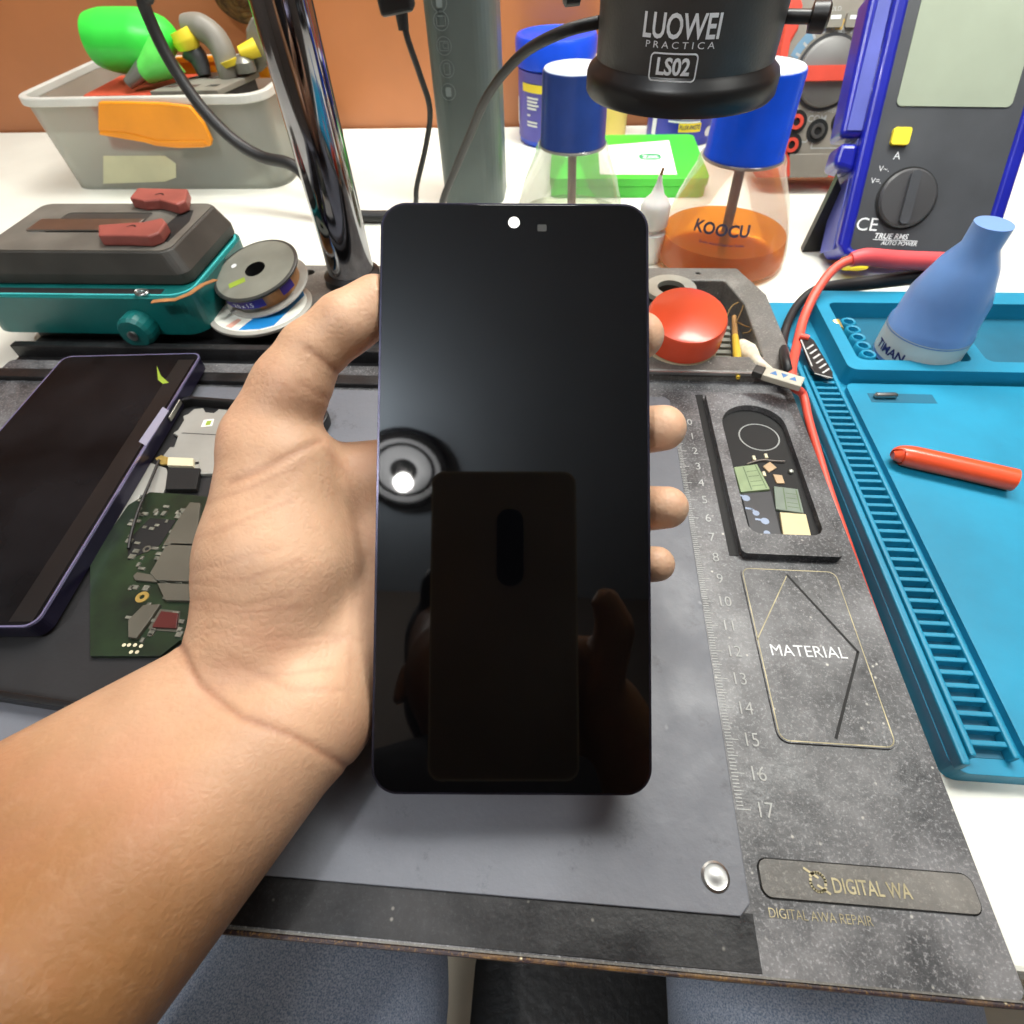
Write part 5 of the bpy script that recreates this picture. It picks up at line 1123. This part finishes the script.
def bil(c, s, t): return c[0] * (1 - s) * (1 - t) + c[1] * s * (1 - t) + c[2] * s * t + c[3] * (1 - s) * t
def gmarks(b, c, z):
    f = at_z(z)
    for s in (.38, .9): strip(b, [bil(c, s, .05)[:2], bil(c, s, .95)[:2]], .05, f, 0)
    for t in (.25, .45, .65, .82): strip(b, [bil(c, .45, t)[:2], bil(c, .85, t)[:2]], .035, f, 0)
M['chipline'] = mat('chip_lines', (84, 104, 70), .5, var=.1, vscale=100)
chip('circuit_chip', 'pale green circuit chip at the upper left of the component recess', [(734, 467), (757, 464), (770, 489), (741, 492)], .14, M['greenchip'], None, gmarks, M['chipline'])
chip('circuit_chip', 'grey green circuit chip just above the ivory square chip', [(774, 486), (798, 489), (804, 513), (776, 509)], .12, M['greychip'], None, gmarks, M['chipline'])
chip('ivory_chip', 'square ivory chip at the bottom right of the component recess', [(780, 512), (806, 514), (812, 539), (784, 538)], .14, M['ivory'])
chip('tan_chip', 'upper of the two tan chips in the component recess', [(763, 466), (770, 461.5), (777, 467.5), (769, 472)], .08, M['tan'])
chip('tan_chip', 'lower of the two tan chips in the component recess', [(773, 474), (782, 475), (785, 483), (777, 483)], .08, M['tan'])
def spots(b, c, z):
    for x, y, r in ((746, 498, .17), (756, 513, .14), (765, 521, .17), (767, 533, .13)):
        p = U(x, y, z); b.prism(circ(p[0], p[1], r, 18), z - .003, z + .001)
    for q in (((738, 495), (743, 496)), ((746, 508), (752, 509), (758, 514)), ((756, 519), (762, 520))): strip(b, [U(x, y, z)[:2] for x, y in q], .1, at_z(z), 0)
chip('dark_chip', 'dark chip sheet with pale blue spots at the lower left of the recess', [(741, 493), (771, 491), (782, 538), (752, 537)], .05, M['darkpcb'], None, spots, M['tintspot'])
wq = MB(); wq.tube([U(x, y, .12) for x, y in ((747, 464), (755, 461.5), (763, 460), (775, 461), (785, 461.5))], .035, 6); w0 = U(765, 461, .03)
tag(wq.build('silver_wire', M['steel'], loc=(w0[0], w0[1], .03)), 'thin silver wire lying across the component recess below the ring mark', 'wire')
bq = U(791, 471.5, .1); bl = MB(); bl.lathe((bq[0], bq[1], .03), [(.08, 0), (.11, .05), (.1, .12), (.001, .17)], 16)
tag(bl.build('solder_bead', M['coilgrey'], loc=(bq[0], bq[1], .03)), 'small round solder bead at the right wall of the component recess', 'bead')
for i, (x, y, lb_) in enumerate(((764, 474, 'tiny cream component left of the lower tan chip'), (754, 458, 'tiny pale component left of the silver wire'), (766, 456, 'tiny pale component above the silver wire'))):
    c = U(x, y, .08); mb_ = MB(); mb_.box((c[0] - .06, c[1] - .13, .03), (c[0] + .06, c[1] + .13, .11)); mb_.box((c[0] - .065, c[1] - .135, .03), (c[0] + .065, c[1] - .08, .115)); tag(mb_.build('tiny_component', M['cream'], loc=(c[0], c[1], .03)), lb_, 'component')
# ================================================================== teal silicone mat on the right
M['matteal'] = mat('teal_silicone', (14, 128, 162), .5, var=.12, vscale=25, bump=.08, bscale=300)
M['mattealdark'] = mat('teal_silicone_dark', (12, 92, 118), .55, var=.12, vscale=25)
sx0, sx1, sy0, sy1 = 6.08, 34.0, -15.5, 11.6
sm = thing('silicone_mat', 'teal silicone repair mat with ribs and compartments right of the black platform', 'repair mat', ((sx0 + sx1) / 2, -2, -1))
part('mat_base', M['matteal'], sm, lambda b: b.prism(rrect(sx0, sy0, sx1, sy1, .5), -.99, -.25), bevel=.1)
def rails(b):
    b.box((sx0 + .02, sy0 + .1, -.26), (sx0 + .28, 6.5, .28)); b.box((sx0 + .42, sy0 + .4, -.26), (sx0 + .62, 4.6, .2)); b.box((7.75, sy0 + .4, -.26), (7.95, 4.6, .2))
part('side_rail', M['matteal'], sm, rails, bevel=.07)
for k in range(42):
    y = 4.2 - k * .46
    if y < sy0 + .6: break
    part('rib', M['matteal'], sm, lambda b: b.box((sx0 + .6, y - .09, -.26), (7.8, y + .09, .12)), bevel=.04)
part('rib_well', M['mattealdark'], sm, lambda b: b.box((sx0 + .6, sy0 + .5, -.255), (7.78, 4.5, -.23)))
part('compartment_wall', M['matteal'], sm, lambda b: b.prism(rrect(8.3, 3.5, 30, 11.2, .5), -.26, .75, holes=[rrect(9.0, 4.35, 14.6, 9.9, .4), rrect(15.3, 4.35, 29.2, 9.9, .4)]), bevel=.12, seg=3)
part('compartment_floor', M['mattealdark'], sm, lambda b: b.box((8.8, 4.2, -.25), (29.6, 10.1, -.2)))
for k in range(5):
    part('cup', M['matteal'], sm, lambda b: b.lathe((9.95 + .02 * k, 8.6 - k * .78, -.22), [(.42, 0), (.42, .5), (.36, .58), (.26, .55), (.24, .3)], 20), bevel=0)
part('flat_panel', M['matteal'], sm, lambda b: b.prism(rrect(8.3, sy0 + .4, sx1 - .4, 3.3, .4), -.26, .05), bevel=.08)
so = U(884, 398, .05)
part('tool_slot', M['mattealdark'], sm, lambda b: b.box((so[0] - .7, so[1] - .35, .045), (so[0] + 2.4, so[1] + .35, .06)))
tp0 = MB(); tp0.lathe((so[0] - .55, so[1], .2), [(.06, 0), (.15, .1), (.15, 1.0), (.11, 1.1)], 16, (1, .03, 0)); tag(tp0.build('silver_bit', M['steel'], loc=(so[0], so[1], .06)), 'small silver driver bit lying in the slot of the teal mat', 'bit')
rk0 = U(897, 461, .3)
rk0[0] -= .35
rh = thing('pry_tool', 'red rounded tool at the right edge of the teal mat', 'tool', (rk0[0] + 1, rk0[1], .06))
part('grip', M['redcap'], rh, lambda b: b.tube([(rk0[0] + .35, rk0[1] + .1, .55), (rk0[0] + .9, rk0[1], .56), (rk0[0] + 4.5, rk0[1] - 1.2, .56)], [.33, .48, .48], 20))
part('end_cap', M['redcap'], rh, lambda b: b.tube([(rk0[0] + .1, rk0[1] + .12, .53), (rk0[0] + .36, rk0[1] + .1, .55)], [.18, .34], 16, 1))
# soldering tip
tq0, tq1 = U(836, 326, .5), U(842, 346, .2)
tpm = thing('soldering_tip', 'brass and steel soldering tip standing in the teal compartment', 'soldering tip', (tq1[0], tq1[1], -.2))
part('brass_collar', M['gold'], tpm, lambda b: b.cyl(U(834, 323, .55), U(838, 331, .4), .3))
part('steel_tip', M['steel'], tpm, lambda b: b.tube([U(838, 331, .4), U(841, 339, .25), U(844, 351, -.05)], [.16, .13, .05], 12, 1))
# TIMAN bottle
M['bluecloud'] = mat('cloudy_blue_plastic', (104, 142, 196), .3, sss=.1, var=.08, vscale=30)
M['greylabel'] = mat('pale_label', (196, 204, 200), .5, var=.06, vscale=40)
tmx, tmy, tmr = 12.7, 6.0, 2.0
tm = thing('label_bottle', 'cloudy blue bottle with a TIMAN label standing in the teal compartment', 'bottle', (tmx, tmy, -.2))
part('bottle_body', M['bluecloud'], tm, lambda b: b.lathe((tmx, tmy, -.2), [(1.75, 0), (tmr, .15), (tmr, 2.0), (1.9, 2.15), (1.8, 3.6), (1.25, 5.2), (.8, 6.0), (.8, 7.0)], 44))
part('label_wrap', M['greylabel'], tm, lambda b: b.lathe((tmx, tmy, -.2), [(tmr + .015, .35), (tmr + .015, 1.85)], 44, cap0=False, cap1=False))
def tml(b):
    f = wrapcyl(tmx, tmy, tmr + .03, 888, 351); text(b, 'TIMAN', f, .42, bold=.03, depth=0, align='CENTER')
part('label_lettering', M['ink_dark'], tm, tml)
def tmline(b):
    for z in (.32, 1.75): b.lathe((tmx, tmy, -.2), [(tmr + .03, z), (tmr + .03, z + .06)], 44, cap0=False, cap1=False)
part('label_lines', M['bluecloud'], tm, tmline)
# probe leads
M['redlead'] = mat('red_silicone_lead', (226, 84, 66), .45, var=.06, vscale=30)
M['redboot'] = mat('pink_red_boot', (214, 78, 82), .5, var=.06, vscale=30)
rl = thing('test_lead', 'red test lead looping over the teal mat and along the platform edge', 'test lead', U(800, 330, -.2))
lp = [UY(862, 258, 11.6), UY(845, 262, 11.4), UY(830, 273, 11.0), UY(815, 294, 10.0), UY(804, 318, 8.6), UY(797, 345, 6.4), U(791.5, 370, 1.0), U(794, 386, .82), V(5.79, 1.9, .3), V(5.79, .4, .0), V(5.79, -1.6, -.25), V(5.79, -4, -.5), V(5.79, -8, -.7), V(5.79, -12, -.78), V(5.79, -15.4, -.8)]
part('lead', M['redlead'], rl, lambda b: b.tube(lp, [.26, .26, .26, .26, .26, .26, .25, .23, .2, .19, .18, .18, .18, .18, .18], 14))
part('boot', M['redboot'], rl, lambda b: b.tube([UY(851, 260, 11.5), UY(866, 257, 11.6), UY(900, 260, 11.9), UY(960, 262, 12.5)], [.38, .47, .5, .5], 18))
kl_ = thing('test_lead', 'black test lead curving behind the red lead beside the teal mat', 'test lead', U(790, 330, -.5))
kp_ = [UY(960, 272, 12.6), UY(900, 279, 12.2), UY(860, 284, 12.2), UY(830, 287, 11.9), UY(812, 292, 11.4), UY(797, 306, 10.2), UY(787, 325, 8.3), UY(783, 345, 6.4), U(786, 362, 1.3), U(792, 384, .5)]
part('lead', M['cord'], kl_, lambda b: b.tube(kp_, [.42, .42, .4, .34, .27, .25, .24, .23, .22, .2], 14))
bc = [U(x, y, .55) for x, y in ((800, 338), (806, 334), (814, 340), (833, 372), (833, 377), (828, 378.5), (815, 373), (810, 366))]
bcm = sum(bc) / len(bc)
bk = thing('blade_connector', 'flat black probe card with silver contacts lying on the teal mat edge', 'connector', (bcm[0], bcm[1], .3))
part('card', M['black'], bk, lambda b: b.prism([(p[0], p[1]) for p in bc], .42, .55), bevel=.03)
def contacts(b):
    f = at_z(.556)
    for t in np.linspace(.15, .9, 6):
        a = np.array([806, 342]) * (1 - t) + np.array([827, 374]) * t; strip(b, [U(a[0] - 2, a[1] + 2, .55)[:2], U(a[0] + 4, a[1] - 2, .55)[:2]], .1, f, 0)
    strip(b, [U(801, 340, .55)[:2], U(812, 366, .55)[:2]], .07, f, 0); strip(b, [U(815, 373.5, .55)[:2], U(832, 378, .55)[:2]], .06, f, 0)
part('contacts', M['ink_grey'], bk, contacts)
part('red_end', M['redlead'], bk, lambda b: b.tube([U(800, 336, .6), U(809, 338, .62)], [.2, .14], 10, 1))
